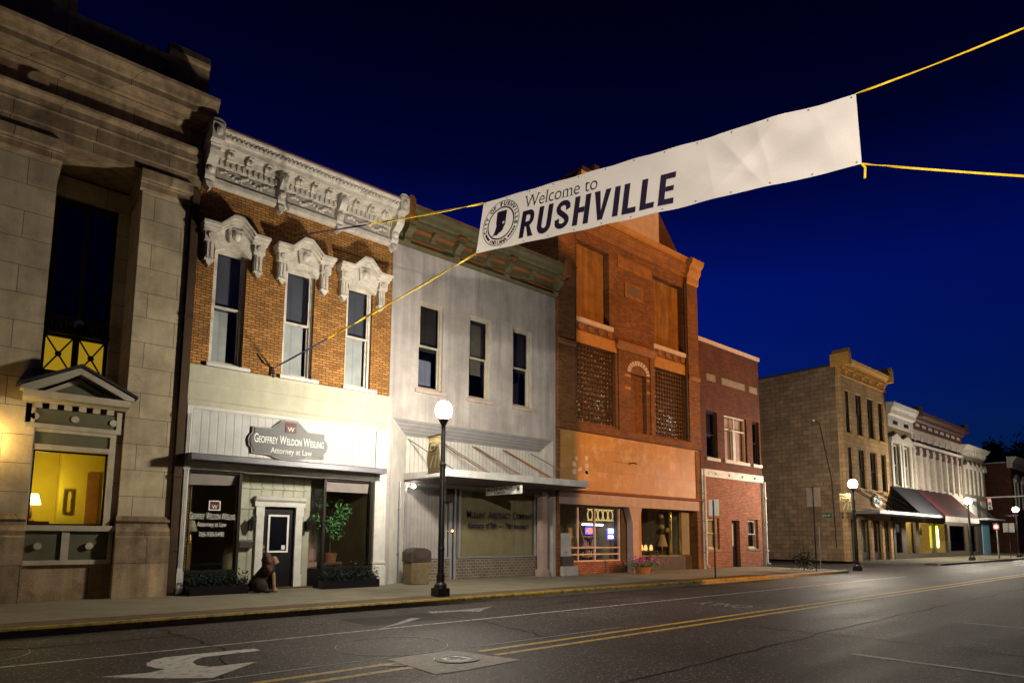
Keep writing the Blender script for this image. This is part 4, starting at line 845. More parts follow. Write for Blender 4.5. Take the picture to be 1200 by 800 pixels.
MB().box(16.2, 16.45, FY+.05, FY+.35, SW, 3.34).box(16.15, 16.5, FY+.0, FY+.4, SW, .4).box(16.15, 16.5, FY, FY+.4, 3.1, 3.2).build('shop_pilaster', 'concrete_pink', b)
body(b, 9.612, 16.83, 10.9, 'stucco', floors=(5.2,), y0=IY+.32)
MB().box(9.63, 16.82, FY+.352, IY+.31, 5.32, 5.42).build('floor_slab', 'room_dark', b)
lt = thing('window_lettering', 'dark company name lettering across the olive shaded shop window', 'lettering', (14.8, IY+.015, 2.2))
place(MB(), smallcaps(['MULLINS','ABSTRACT','COMPANY'], .30, .24, .14, offset=.002, serif=.03), 14.85, 2.25, IY+.012, 3.15, height=.25).build('lettering', 'letter_dark', lt)
place(MB(), glyphs('Abstracts of Title  —  Title Insurance', .2, offset=.006, serif=.015), 14.75, 1.90, IY+.012, 2.9, height=.18).build('lettering', 'letter_dark', lt)
t = thing('hanging_sign', 'white company sign hanging under the flat metal canopy', 'sign', (13.8, 16.5, 3.05))
MB().bevbox(13.77, 13.83, 15.6, 17.5, 3.02, 3.29, .008).build('board', 'letter_white', t)
for y in (15.8, 17.3): MB().tube([(13.8,y,3.29),(13.8,y,3.36)], .01, 6).build('hanger', 'steel', t)
m = MB(); place(m, glyphs('MULLINS ABSTRACT', .12, offset=.004), 0, 0, 0, 1.35, fn=lambda p, q: (13.766, 16.72-p, 3.165+q)); m.build('lettering', 'letter_dark', t); m = MB(); place(m, glyphs('COMPANY', .1, offset=.003), 0, 0, 0, .6, fn=lambda p, q: (13.766, 16.72-p, 3.05+q)); m.build('lettering', 'letter_dark', t)
MB().box(13.764, 13.768, 15.64, 15.86, 3.05, 3.26).build('emblem_panel', 'box_grey', t); m = MB()
m.add([(13.762,15.75+.07*math.cos(k*math.pi/6),3.17+.07*math.sin(k*math.pi/6)) for k in range(12)], [list(range(12))[::-1]]); m.build('emblem', 'letter_dark', t)
t = thing('litter_bin', 'brown litter bin with dark domed hood under the canopy', 'bin', (10.55, 16.75, SW))
MB().bevbox(10.2, 10.85, 16.5, 17.0, SW, .82, .02).build('bin_body', 'bin_brown', t)
MB().prism([(10.17,.825),(10.88,.825),(10.88,1.08)]+[(10.525+.355*math.cos(k*math.pi/10), 1.08+.16*math.sin(k*math.pi/10)) for k in range(1, 10)]+[(10.17,1.08)], 16.48, 17.02).box(10.3,10.75,16.46,16.478,.9,1.05).build('hood', 'hood_brown', t)
t = thing('amber_wall_light', 'small amber light glowing on the shop frame behind the lamp post', 'wall lamp', (12.51, IY-.05, 1.75))
MB().box(12.56, 12.61, IY-.07, IY-.041, 1.7, 1.85).build('housing', 'pole_black', t); MB().ball((12.585,IY-.09,1.78),.03,8).build('bulb', 'amber', t)
t = thing('security_light', 'white twin security light under the left end of the canopy', 'wall lamp', (10.55, IY-.4, 3.2))
MB().box(10.68, 10.74, IY-.14, IY-.05, 3.12, 3.3).build('bracket', 'letter_white', t); MB().ball((10.90,IY-.26,3.2),(.07,.08,.065),10).build('lamp_head', 'security_glow', t); MB().ball((10.80,IY-.22,3.2),(.07,.08,.07),10).build('lamp_head', 'letter_white', t)
t = tag(MB().bevbox(12.25, 12.52, IY-.22, IY-.05, 2.75, 3.2, .015).build('speaker_box', 'hood_brown', loc=(12.4,IY-.1,2.75)), 'dark box mounted high on the shop front right of the lamp post', 'speaker')
t = thing('conduit', 'thin metal conduit running down the left side of the canopy shopfront', 'pipe', (10.3, FY+.35, SW))
MB().tube([(10.28,FY+.32,SW),(10.28,FY+.32,3.3)], .025, 8).build('pipe', 'steel', t); [MB().box(10.24,10.32,FY+.33,FY+.37,z,z+.05).build('strap', 'steel', t) for z in (1.0, 2.4)]
# ================================================================ 1883 brick building
b = thing('tall_brick_building', 'tall orange brick building dated 1883 with boarded upper windows', 'building', (21.7, FY, SW))
HL = [(18.05,20.05,10.45,13.75),(23.15,25.45,10.35,13.65),(17.86,20.4,6.2,9.4),(23.12,25.5,6.15,9.3),(21.4,22.5,6.1,8.72)]
MB().wall(16.86, 26.5, 5.8, 14.2, FY, FY+.35, holes=HL).build('wall', 'brick_orange', b)
for x0, x1 in ((16.86,17.8),(25.62,26.5)):
    MB().box(x0, x1, FY-.14, FY-.002, 5.8, 14.19).build('pilaster', 'brick_orange', b)
    MB().prof([(FY-.16,9.1),(FY-.2,9.15),(FY-.2,9.3),(FY-.16,9.36)], x0-.02, x1+.02).build('pilaster_band', 'terracotta', b)
for x0, x1 in ((20.55,20.95),(22.75,23.05)): MB().box(x0, x1, FY-.06, FY-.002, 5.8, 9.9).build('pilaster_strip', 'brick_orange', b)
for x0, x1, z0, z1 in HL[:2]:
    MB().box(x0+.01, x1-.01, FY+.28, FY+.34, z0+.01, z1-.01).build('board', 'plywood', b)
    MB().box(x0-.15, x1+.15, FY-.1, FY+.1, z0-.2, z0-.003).build('sill', 'sill_pale', b)
for x0, x1, z0, z1 in HL[2:4]:
    gb = MB(); nx_, nz_ = round((x1-x0)/.2), round((z1-z0)/.2); dx, dz = (x1-x0)/nx_, (z1-z0)/nz_
    gb.box(x0+.005, x1-.005, FY+.16, FY+.27, z0+.005, z1-.005)
    for i in range(nx_):
        for j in range(nz_):
            n0 = len(gb.v)
            for q in range(5):
                for p in range(5):
                    u, v = p/4-.5, q/4-.5; gb.v.append((x0+dx*(i+.5+u*.88), FY+.158-.022*(1-(2*u)**4)*(1-(2*v)**4), z0+dz*(j+.5+v*.88)))
            for q in range(4):
                for p in range(4): k = n0+q*5+p; gb.f.append([k, k+1, k+6, k+5])
    gb.build('glass_block_window', 'glass_block', b, smooth=True)
    MB().box(x0-.05, x1+.05, FY-.03, FY+.12, z1+.003, z1+.5).build('lintel', 'stone_orange', b)
    m = MB(); [m.disc(x0+.4+k*.6, z1+.72, .17, FY-.04, FY-.004, 12) for k in range(4)]; m.build('terracotta_ornament', 'terracotta', b)['kind'] = 'stuff'
MB().box(21.405, 22.495, FY+.2, FY+.3, 6.1, 9.1).build('niche_back', 'brick_orange', b)
arc = [(21.95+.55*math.cos(math.pi-k*math.pi/12), 8.72+.36*math.sin(math.pi-k*math.pi/12)) for k in range(13)]
MB().prism([(21.4,8.725),(21.4,9.2),(22.5,9.2),(22.5,8.725)]+[(x, z) for x, z in arc[::-1]], FY-.003, FY+.19).build('niche_arch', 'brick_orange', b)
m = MB()
for k in range(11):
    a0 = math.pi-(k+.12)*math.pi/11; a1 = math.pi-(k+.88)*math.pi/11
    m.prism([(21.95+.56*math.cos(a0),8.74+.37*math.sin(a0)),(21.95+.56*math.cos(a1),8.74+.37*math.sin(a1)),(21.95+.78*math.cos(a1),8.74+.58*math.sin(a1)),(21.95+.78*math.cos(a0),8.74+.58*math.sin(a0))], FY-.03, FY-.0035)
m.build('arch_voussoirs', 'sill_pale', b)
for x0, x1 in ((20.96,21.39),(22.51,22.74)):
    for z in (7.95, 8.5): MB().box(x0, x1, FY-.02, FY-.002, z, z+.11).build('stone_band', 'stone_orange', b)
MB().box(21.3, 22.6, FY-.07, FY+.1, 5.93, 6.097).build('sill', 'sill_pale', b)
MB().prof([(FY-.002,9.6),(FY-.08,9.62),(FY-.1,9.72),(FY-.16,9.80),(FY-.2,9.95),(FY-.1,10.02),(FY-.002,10.1)], 20.4, 23.15).build('string_course', 'terracotta', b)
MB().prof([(FY-.002,5.75),(FY-.12,5.75),(FY-.17,5.82),(FY-.17,6.0),(FY-.15,6.08),(FY-.002,6.085)], 16.87, 26.52).build('string_course', 'brick_orange', b)
MB().box(21.05, 22.35, FY-.05, FY-.002, 12.05, 12.75).build('date_panel', 'terracotta', b)
place(MB(), glyphs('1883', .5, offset=.02), 21.7, 12.22, FY-.056, .95).build('date_lettering', 'letter_grey', b)
MB().box(20.62, 23.0, FY-.035, FY-.002, 13.3, 13.85).build('brick_panel', 'terracotta', b)
MB().prof([(FY+.3,14.2),(FY-.05,14.2),(FY-.05,14.36),(FY-.12,14.4),(FY-.12,14.62),(FY-.2,14.68),(FY-.22,14.8),(FY-.16,14.86),(FY+.3,14.9)], 16.86, 26.4).build('entablature', 'terracotta', b)
MB().prof([(FY+.3,14.9),(FY-.14,14.9),(FY-.14,15.02),(FY-.24,15.08),(FY-.26,15.16),(FY+.3,15.2)], 16.86, 26.4).build('cornice', 'stone_orange', b)
for x0, x1 in ((16.8,17.85),(25.6,26.56)):
    MB().prof([(FY-.142,13.9),(FY-.2,14.0),(FY-.2,14.25),(FY-.34,14.5),(FY-.36,14.7),(FY-.5,14.82),(FY-.55,15.05),(FY-.5,15.1),(FY+.4,15.12),(FY+.4,14.21),(FY-.142,14.2)], x0, x1).build('cap_block', 'stone_orange', b)
MB().box(18.6, 23.95, FY+.2, FY+.5, 15.18, 17.1).build('attic_siding', 'siding_pink', b)
MB().add([(23.96,FY+.2,15.19),(25.75,FY+.2,15.19),(23.96,FY+.2,17.08),(23.96,FY+4,15.19),(25.75,FY+4,15.19),(23.96,FY+4,17.08)], [[0,1,2],[1,4,5,2],[3,5,4],[0,3,4,1],[0,2,5,3]]).build('attic_slope', 'brick_red', b)
MB().add([(18.59,FY+.2,15.19),(17.0,FY+.2,15.19),(18.59,FY+.2,17.08),(18.59,FY+4,15.19),(17.0,FY+4,15.19),(18.59,FY+4,17.08)], [[0,2,1],[1,2,5,4],[3,4,5],[0,1,4,3],[0,3,5,2]]).build('attic_slope', 'brick_red', b)
MB().box(18.55, 24.0, FY+.1, FY+4, 17.1, 17.22).box(19.2, 19.5, FY-.0, FY+.5, 17.2, 17.5).build('attic_roof', 'brick_red', b)
MB().box(16.95, 26.42, FY-.02, FY+.3, 3.42, 5.745).build('plank_panel', 'plank_panel', b)
m = MB()
for k in range(9):
    r = random.uniform(.05, .12); m.disc(17.9+random.choice((0,.55,.62,.15))+random.gauss(0,.12), 4.55+random.gauss(0,.3), r, FY-.0235, FY-.0205, 9)
m.build('peeling_patch', 'sill_pale', b)['kind'] = 'stuff'
MB().tube([(21.2,FY-.02,4.72),(21.2,FY-.3,4.72),(21.3,FY-.34,4.68)], .03, 6).build('bracket_stub', 'pole_black', b)
MB().prof([(FY+.3,3.32),(FY-.16,3.32),(FY-.2,3.4),(FY-.02,3.44),(FY+.3,3.419)], 16.9, 26.7).build('drip_rail', 'cornice_rust', b)
MB().box(16.95, 26.3, FY-.06, FY+.3, 2.86, 3.319).build('storefront_lintel', 'concrete_pink', b)
for x0, x1 in ((16.86,17.02),(26.16,26.5)): MB().box(x0, x1, FY-.05, FY+.35, SW, 5.7).build('corner_pier', 'brick_orange', b)
m = MB().box(21.0, 21.5, FY+.3, FY+.7, SW, 2.85); m.build('column', 'hood_brown', b)
MB().prism([(21.36,SW),(21.76,SW),(21.76,2.2),(22.0,2.855),(21.12,2.855),(21.36,2.2)], FY-.04, FY+.28).build('column', 'concrete_pink', b)
MB().box(17.03, 21.0, FY+.3, FY+.5, SW, .62).build('bulkhead', 'brick_red_low', b); MB().box(22.9, 26.1, FY+.25, FY+.5, SW, .75).build('bulkhead', 'hood_brown', b)
def rails(x0, x1, y, zs, fr, nm='shop_window', v=()):
    m = MB()
    for z in zs: m.box(x0, x1, y, y+.08, z, z+.06)
    for x in v: m.box(x-.03, x+.03, y-.01, y+.09, zs[0], zs[-1]+.06)
    return m.build(nm, fr, b)
w_ = rails(17.8, 21.0, FY+.36, (.62,.88,1.15,2.79), 'sill_pale', v=(18.42,19.42,20.95))
MB().box(17.8, 21.0, FY+.39, FY+.396, .68, 2.79).build('pane', 'glass', w_)
w_ = rails(22.2, 26.1, FY+.36, (.75,2.79), 'brass', v=(22.25,24.65,25.42,26.08))
MB().box(22.2, 25.4, FY+.39, FY+.396, .81, 2.79).build('pane', 'glass', w_)
MB().box(25.46, 26.05, FY+.37, FY+.40, .81, 2.79).build('mirror_panel', 'aluminium', b)
MB().box(22.05, 22.3, FY+.25, FY+.34, .75, 2.8).build('door_jamb', 'stone_orange', b)
MB().box(17.0, 26.1, 22.2, 22.3, SW, 3.3).box(16.9, 17.0, FY+.51, 22.2, SW, 3.3).box(26.1, 26.15, FY+.51, 22.2, SW, 3.3).box(17.0, 26.1, FY+.42, 22.2, 3.1, 3.3).box(21.45, 21.6, FY+.75, 22.2, SW, 3.1).build('room', 'room_tan', b)
MB().box(17.0, 26.1, FY+.51, 22.2, SW-.03, SW+.05).build('room_floor', 'floor_wood', b)
body(b, 16.86, 26.5, 14.85, 'brick_orange', floors=(5.75, 10.0))
for x, lab in ((17.86,'left'),(25.54,'right')):  # dark pipes stand for the shadow beside each pilaster; no drain there
    t = thing('downspout', 'dark narrow pipe standing for the shadow line by the %s pilaster of the tall brick building' % lab, 'drain pipe', (x, FY-.06, 5.8), 'dark pipes standing for shadow on the tall brick front')
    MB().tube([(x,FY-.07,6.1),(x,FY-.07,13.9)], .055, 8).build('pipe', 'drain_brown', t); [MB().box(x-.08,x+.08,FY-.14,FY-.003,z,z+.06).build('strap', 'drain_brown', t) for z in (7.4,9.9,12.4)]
t = thing('utility_cabinet', 'grey metal cabinet in front of the pink shop column, taller of the two', 'cabinet', (17.4, FY+.1, .85))
MB().bevbox(17.08, 17.66, FY-.02, FY+.28, .86, 1.74, .012).box(17.12,17.62,FY-.03,FY-.021,1.3,1.33).build('cabinet_body', 'box_grey', t); MB().box(17.3,17.42,FY-.035,FY-.021,1.0,1.05).build('latch', 'steel', t)
t = thing('plinth_box', 'low pale grey box standing on the pavement below the metal cabinet', 'box', (17.35, FY-.05, SW))
MB().bevbox(17.03, 17.8, FY-.25, FY+.2, SW, .5, .015).build('box_body', 'box_grey', t); MB().bevbox(17.1,17.7,FY-.1,FY+.27,.505,.858,.01).build('box_body', 'hood_brown', t)
t = thing('neon_open_sign', 'small glowing red and blue sign in the lit shop display', 'sign', (19.9, 18.2, 1.8))
MB().ball((19.93,18.2,1.86),(.22,.03,.1),14).build('neon_centre', 'open_red', t); MB().wall(19.66, 20.2, 1.72, 2.0, 18.17, 18.22, holes=[(19.7,20.16,1.76,1.96)]).build('neon_border', 'open_blue', t)
t = thing('lit_poster', 'glowing blue and white display sign on a post in the lit shop window', 'sign', (21.1, 18.1, 1.5))
MB().bevbox(20.78, 21.15, 17.95, 18.0, 1.5, 1.98, .008).build('sign_panel', 'open_blue', t); MB().box(20.82,21.11,17.94,17.948,1.78,1.95).box(20.82,21.11,17.94,17.948,1.56,1.66).build('sign_light', 'tube', t); MB().box(20.94,20.99,17.96,18.0,SW+.05,1.5).build('post', 'stone_orange', t)
t = thing('fluorescent_tube', 'white fluorescent tube glowing above the shop display', 'lamp', (20.4, 18.6, 2.12))
MB().tube([(19.9,18.6,2.13),(21.2,18.6,2.13)], .03, 8).build('tube', 'tube', t); MB().box(19.8,21.3,18.57,18.66,2.165,2.22).build('housing', 'letter_white', t); MB().tube([(20.0,18.6,2.22),(20.0,18.6,3.1)], .008, 5).tube([(21.1,18.6,2.22),(21.1,18.6,3.1)], .008, 5).build('hanger', 'steel', t)
t = thing('gilt_fretwork', 'gold scalloped fretwork hanging in the top of the lit shop window', 'ornament', (20.3, 17.9, 2.3))
m = MB()
for k in range(5):
    x = 19.62+k*.32; m.ringz(0, 0, .0, .0, 0, 0, 3) if False else None
    pts = [(x+.15*math.cos(a*math.pi/8), 17.9, 2.52+.22*math.sin(a*math.pi/8)) for a in range(17)]; m.tube(pts, .025, 5)
m.tube([(19.45,17.9,2.75),(21.1,17.9,2.75)], .02, 5).tube([(19.45,17.9,2.3),(21.1,17.9,2.3)], .02, 5); m.build('fretwork', 'glowing_gilt', t)
for i, (x, z, y, lab) in enumerate(((18.9,1.2,18.6,'stack of white packets on the display shelf behind the slanted pole'),(20.5,1.2,18.7,'rows of coloured packets on the shelf under the neon sign'))):
    t = thing('display_shelf', lab, 'shelf', (x, y, SW)); 
    for q, zz in enumerate((.75,1.2,1.6)): MB().box(x-.5, x+.5, y, y+.3, zz, zz+.03).build('shelf_board', 'sill_pale', t)
    for dx in (-.48,.45): MB().box(x+dx, x+dx+.03, y+.26, y+.3, SW+.05, 1.63).build('upright', 'steel', t)
    for q in range(14):
        xx = x-.45+.065*q; MB().box(xx, xx+.05, y+.03, y+.2, (.78,1.23)[q % 2], (.78,1.23)[q % 2]+random.uniform(.12,.26)).build('packet', random.choice(['letter_white','maroon','box_grey','open_red' if False else 'brass']), t)
t = tag(MB().tube([(18.55,FY+.6,2.65),(19.3,FY+.62,.75)], .025, 8).build('slanted_pole', 'sill_pale', loc=(18.9,FY+.6,.7)), 'pale pole leaning across the shop window', 'pole')
t = thing('red_notice', 'small orange notice board by the dark shop doorway', 'notice', (17.95, FY+.3, 1.5)); MB().bevbox(17.84, 18.02, FY+.28, FY+.34, 1.5, 1.95, .006).build('board', 'stone_orange', t); MB().box(17.87,17.99,FY+.275,FY+.279,1.55,1.9).build('paper', 'wood_orange', t)
t = thing('floor_lamp', 'floor lamp with conical cream shade in the dark shop window', 'lamp', (24.9, 18.3, SW))
MB().lathe([(.16,0),(.16,.03),(.02,.06),(.02,1.15)], (24.95,18.2,SW+.05), 12).build('stem', 'brass', t); MB().lathe([(.26,1.05),(.1,1.6)], (24.95,18.2,SW), 18).build('lamp_shade', 'shade_cream', t)
for i, (x, z) in enumerate(((24.75,2.6),(24.8,2.1),(25.25,1.95))):
    t = thing('pendant_globe', ('frosted globe lamp hanging highest by the brass window post', 'frosted globe lamp hanging in the middle by the brass window post', 'frosted globe lamp hanging lowest by the mirrored panel')[i], 'lamp', (x, 18.1, z), 'globe lamps in the dark shop window')
    MB().ball((x,18.1,z),.12,12).build('globe', 'shade_cream', t); MB().tube([(x,18.1,z+.1),(x,18.1,3.1)], .008, 5).build('cord', 'pole_black', t)
lab4 = ('amber glass lantern standing left on the dark display table', 'amber glass lantern beside the leftmost lantern on the display table', 'amber glass lantern third along the display table', 'amber glass lantern nearest the floor lamp on the display table')
for i, x in enumerate((23.3, 23.65, 23.95, 24.35)):
    t = thing('glass_lantern', lab4[i], 'lantern', (x, 18.4, 1.0), 'amber lanterns on the display table')
    MB().lathe([(.06,0),(.09,.05),(.07,.2),(.04,.26)], (x,18.4,1.0), 10).build('glass', 'amber_dim', t); MB().lathe([(.05,.26),(.02,.33),(0.0,.36)], (x,18.4,1.0), 8).build('cap', 'brass', t)
t = thing('display_table', 'long wooden display table inside the dark shop window', 'table', (23.8, 18.4, SW)); MB().bevbox(22.9, 24.6, 18.15, 18.75, .94, .998, .008).build('table_top', 'floor_wood', t)
for dx in (22.95, 24.5):
    for dy in (18.2, 18.65): MB().box(dx, dx+.05, dy, dy+.05, SW+.05, .94).build('leg', 'floor_wood', t)
t = thing('flower_planter', 'planter of magenta petunias on the pavement by the shop column', 'planter', (21.2, 16.4, SW))
MB().lathe([(.26,0),(.36,.3),(.38,.3),(.36,.26)], (21.0,16.3,SW), 16).build('pot', 'pot', t)
MB().leaves(700, lambda: (21.0+random.gauss(0,.42), 16.3+random.gauss(0,.26), SW+.34+abs(random.gauss(0,.1))), .08).build('foliage', 'leaf', t)
MB().leaves(420, lambda: (21.0+random.gauss(0,.42), 16.25+random.gauss(0,.26), SW+.44+abs(random.gauss(0,.11))), .075).build('flowers', 'petal', t)['kind'] = 'stuff'
# ================================================================ red brick two-storey
b = thing('red_brick_building', 'two storey dark red brick building with pale coping and white iron beam', 'building', (29.7, FY, SW))
UW = [(27.2,28.2),(28.85,31.05),(31.62,32.35)]; LW = [(27.05,28.15,1.05,2.57),(29.3,30.05,SW-.01,2.48),(30.85,31.9,1.05,2.57)]
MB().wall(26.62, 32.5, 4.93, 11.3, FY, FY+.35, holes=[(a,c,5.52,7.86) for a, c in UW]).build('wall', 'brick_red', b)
for i, (a, c) in enumerate(UW):
    if i == 1:
        w_ = sash_window(b, a, c, 5.52, 7.86, frame='white_aged', pane='glass', split=0, fw=.07, blind=True, blindmat='curtain_pink')
        MB().box(a+.07, c-.07, FY+.10, FY+.2, 7.1, 7.17).box((a+c)/2-.12, (a+c)/2+.12, FY+.11, FY+.2, 5.59, 7.1).box((a+c)/2-.04, (a+c)/2+.04, FY+.11, FY+.2, 7.17, 7.79).build('mullion', 'white_aged', w_)
    else: sash_window(b, a, c, 5.52, 7.86, frame='bronze_dark', pane='glass_dark', fw=.06)
    MB().box(a-.1, c+.1, FY-.08, FY+.1, 5.36, 5.517).build('sill', 'white_aged', b)
for x0, x1 in ((27.35,28.15),(28.75,31.0),(31.45,32.3)): MB().box(x0, x1, FY-.01, FY-.001, 9.4, 9.75).build('stone_panel', 'stone_grey', b)
MB().box(26.55, 32.6, FY-.06, FY+.4, 11.302, 11.5).build('coping', 'sill_pale', b)
MB().box(26.8, 32.4, FY-.08, FY+.3, 4.55, 4.925).build('iron_beam', 'white_iron', b)
for k in range(4): MB().disc(27.8+k*1.25, 4.74, .07, FY-.11, FY-.081, 12).build('bolt_head', 'pole_black', b)
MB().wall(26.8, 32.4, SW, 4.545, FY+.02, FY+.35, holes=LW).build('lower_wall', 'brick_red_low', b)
for i in (0, 2):
    x0, x1, z0, z1 = LW[i]; sash_window(b, x0, x1, z0, z1, y=FY+.16, frame='white_aged', pane='glass', blind=(i == 0), blindmat='blind_white', split=.5)
    MB().box(x0-.06, x1+.06, FY-.02, FY+.15, z0-.1, z0-.003).build('sill', 'stone_grey', b)
MB().box(29.31, 30.04, FY+.22, FY+.28, SW, 2.47).build('door', 'door_black', b); MB().box(29.33,29.7,FY+.2,FY+.218,1.2,2.3).build('door_notice', 'white_aged', b)
for x in (26.7, 32.46):
    MB().box(x-.09, x+.09, FY-.05, FY+.35, SW, 4.92).build('iron_column', 'white_iron', b)
    t = thing('downspout', 'white painted downspout at the %s corner of the red brick front' % ('left' if x < 30 else 'right'), 'drain pipe', (x, FY-.15, SW), 'white downspouts on the brick front')
    MB().tube([(x,FY-.14,.3),(x,FY-.14,4.6)], .06, 10).tube([(x,FY-.14,.3),(x,FY-.3,.2)], .06, 10).build('pipe', 'white_iron', t)
    for z in (.9, 2.4, 3.7): MB().box(x-.08, x+.08, FY-.21, FY-.051, z, z+.06).build('strap', 'white_iron', t)
body(b, 26.62, 32.5, 11.2, 'brick_red', floors=(4.8,))
t = thing('gooseneck_lamp', 'small white lamp on a bent arm between upper red brick windows', 'wall lamp', (28.5, FY, 7)); MB().tube([(28.5,FY-.005,6.9),(28.5,FY-.5,6.95)], .02, 6).build('arm', 'white_iron', t); MB().ball((28.5,FY-.55,6.93),(.1,.1,.06),8).build('lamp_head', 'white_iron', t)
# ================================================================ tan block building across the side street
b = thing('tan_block_building', 'three storey tan block corner building with ochre cornice', 'building', (47, FY, SW))
UX = [(44.0,44.85),(45.75,46.95),(47.75,49.0),(49.75,50.75)]
MB().wall(43.46, 51.3, 3.6, 12.45, FY, FY+.35, holes=[(a,c,z0,z1) for a, c in UX for z0, z1 in ((8.65,11.55),(4.95,7.7))]).build('wall', 'block_tan', b)
for a, c in UX:
    for z0, z1 in ((8.65,11.55),(4.95,7.7)):
        sash_window(b, a, c, z0, z1, frame='bronze_dark', pane='glass_dark', split=.5)
        MB().box(a-.08, c+.08, FY-.06, FY+.1, z0-.16, z0-.003).build('sill', 'stone_ochre', b)
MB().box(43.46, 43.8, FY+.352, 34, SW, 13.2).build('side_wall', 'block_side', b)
MB().box(43.44, 43.85, FY+.36, 34.02, 13.2, 13.32).build('side_coping', 'roof_dark', b)
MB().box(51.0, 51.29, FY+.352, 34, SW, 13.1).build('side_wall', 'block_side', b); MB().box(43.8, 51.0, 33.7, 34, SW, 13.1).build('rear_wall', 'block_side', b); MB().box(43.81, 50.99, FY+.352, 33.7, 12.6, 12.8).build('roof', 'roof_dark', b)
for z in (3.55, 8.2): MB().box(43.81, 50.99, FY+.352, 33.7, z-.12, z).build('floor_slab', 'room_dark', b)
MB().prof([(FY+.3,12.45),(FY-.06,12.45),(FY-.1,12.5),(FY-.06,12.56),(FY-.06,13.1),(FY-.3,13.14),(FY-.32,13.22),(FY-.5,13.36),(FY-.58,13.52),(FY+.3,13.6)], 43.42, 51.4).build('cornice', 'stone_ochre', b)
d = MB()
for k in range(22): MB().box(43.6+k*.35, 43.78+k*.35, FY-.27, FY-.061, 12.95, 13.12).build('dentil', 'stone_ochre', b)
for k in range(6): bracket(44.1+k*1.35, .16, FY-.061, FY-.24, 12.5, 12.94).build('bracket', 'stone_ochre', b)
for x in (43.6, 51.2): MB().box(x-.2, x+.2, FY-.62, FY+.6, 13.1, 13.95).prism([(x-.2,13.95),(x+.2,13.95),(x,14.25)], FY-.6, FY+.5).build('end_block', 'stone_ochre', b)
MB().box(43.5, 51.25, FY+.1, FY+.3, 2.9, 3.59).build('sign_band', 'block_tan', b)
for x in (43.65, 45.3, 47.4, 49.4, 51.0): MB().box(x-.2, x+.2, FY, FY+.35, SW, 2.9).build('pier', 'block_tan', b)
for x0, x1 in ((43.85,45.1),(45.5,47.2),(47.6,49.2),(49.6,50.8)):
    w_ = MB().wall(x0, x1, SW, 2.9, FY+.15, FY+.25, holes=[(x0+.1,x1-.1,.7,2.75)]).build('shop_window', 'bronze_dark', b); MB().box(x0+.1, x1-.1, FY+.19, FY+.2, .7, 2.75).build('pane', 'glass', w_); MB().box(x0+.15,x1-.15,FY+.9,FY+1.0,.3,2.8).build('blind', 'vertical_blind', w_)
MB().box(43.9, 56.5, 15.3, FY-.01, 3.22, 3.42).build('canopy', 'lead', b)
for x in (45, 47, 49, 51): MB().tube([(x-.6,FY-.02,4.9),(x+.6,15.4,3.44)], .03, 5).tube([(x,FY-.02,4.9),(x+1.2,15.4,3.44)], .025, 5).build('tie_rod', 'pole_black', b)
t = thing('shop_sign', 'pale oval shop sign above the canopy of the tan block building', 'sign', (48.3, FY-.1, 4)); MB().prism([(48.3+.75*math.cos(k*math.pi/10), 4.2+.42*math.sin(k*math.pi/10)) for k in range(20)], FY-.16, FY-.06).build('sign_face', 'letter_white', t); MB().prism([(48.3+.4*math.cos(k*math.pi/8), 4.2+.2*math.sin(k*math.pi/8)) for k in range(16)], FY-.18, FY-.161).build('emblem', 'street_green', t)
# conduit on the side wall
t = thing('wall_conduit', 'thin dark conduit with lamp on the tan side wall', 'pipe', (43.44, 18.8, 5)); MB().tube([(43.43,18.9,9.6),(43.43,18.6,9.3),(43.43,18.0,5.5),(43.43,17.9,1)], .03, 6).build('pipe', 'pole_black', t); MB().ball((43.36,18.95,9.62),.09,8).build('lamp_head', 'letter_white', t)
# ================================================================ narrow olive front, white arcade front, grey front
b = thing('olive_narrow_building', 'narrow olive brick front with white cornice and white window surrounds', 'building', (53.9, FY, SW))
MB().wall(51.32, 56.5, 3.4, 10.0, FY, FY+.35, holes=[(52.1,53.4,5.6,8.7),(54.4,55.7,5.6,8.7)]).build('wall', 'olive_brick', b)
for a in (52.1, 54.4):
    sash_window(b, a, a+1.3, 5.6, 8.7, frame='white_aged', pane='glass_dark')
    MB().box(a-.4, a-.02, FY-.1, FY-.001, 5.5, 8.8).box(a+1.32, a+1.7, FY-.1, FY-.001, 5.5, 8.8).prism([(a-.5,8.82),(a+1.8,8.82),(a+1.8,9.15),(a+.65,9.5),(a-.5,9.15)], FY-.2, FY-.001).build('window_surround', 'white_aged', b)
MB().prof([(FY+.3,10.0),(FY-.1,10.0),(FY-.1,10.8),(FY-.3,10.9),(FY-.35,11.2),(FY-.5,11.4),(FY-.6,11.7),(FY+.3,11.8)], 51.33, 56.7).build('cornice', 'white_aged', b)
for x in (52.3, 54.6): MB().box(x, x+1.0, FY-.104, FY-.101, 10.2, 10.5).build('cornice_vent', 'pole_black', b)
MB().prof([(FY-.001,5.5),(15.3,3.45),(15.3,3.40),(FY-.001,5.44)], 51.35, 56.4).build('awning', 'awning_navy', b)
MB().wall(51.4, 56.4, SW, 3.39, FY, FY+.2, holes=[(51.8,53.0,.6,2.8),(54.0,56.1,.5,2.9)]).build('shop_wall', 'hood_brown', b)
MB().box(51.8, 53.0, FY+.08, FY+.09, .6, 2.8).build('pane', 'glass_dark', b); MB().box(54.0, 56.1, FY+.08, FY+.09, .5, 2.9).build('pane', 'glass', b)
MB().box(53.5, 56.4, 20.5, 20.6, SW, 3.3).box(53.4, 53.5, FY+.3, 20.6, SW, 3.3).box(53.5,56.4,FY+.3,20.5,3.2,3.3).build('room', 'room_cream', b)
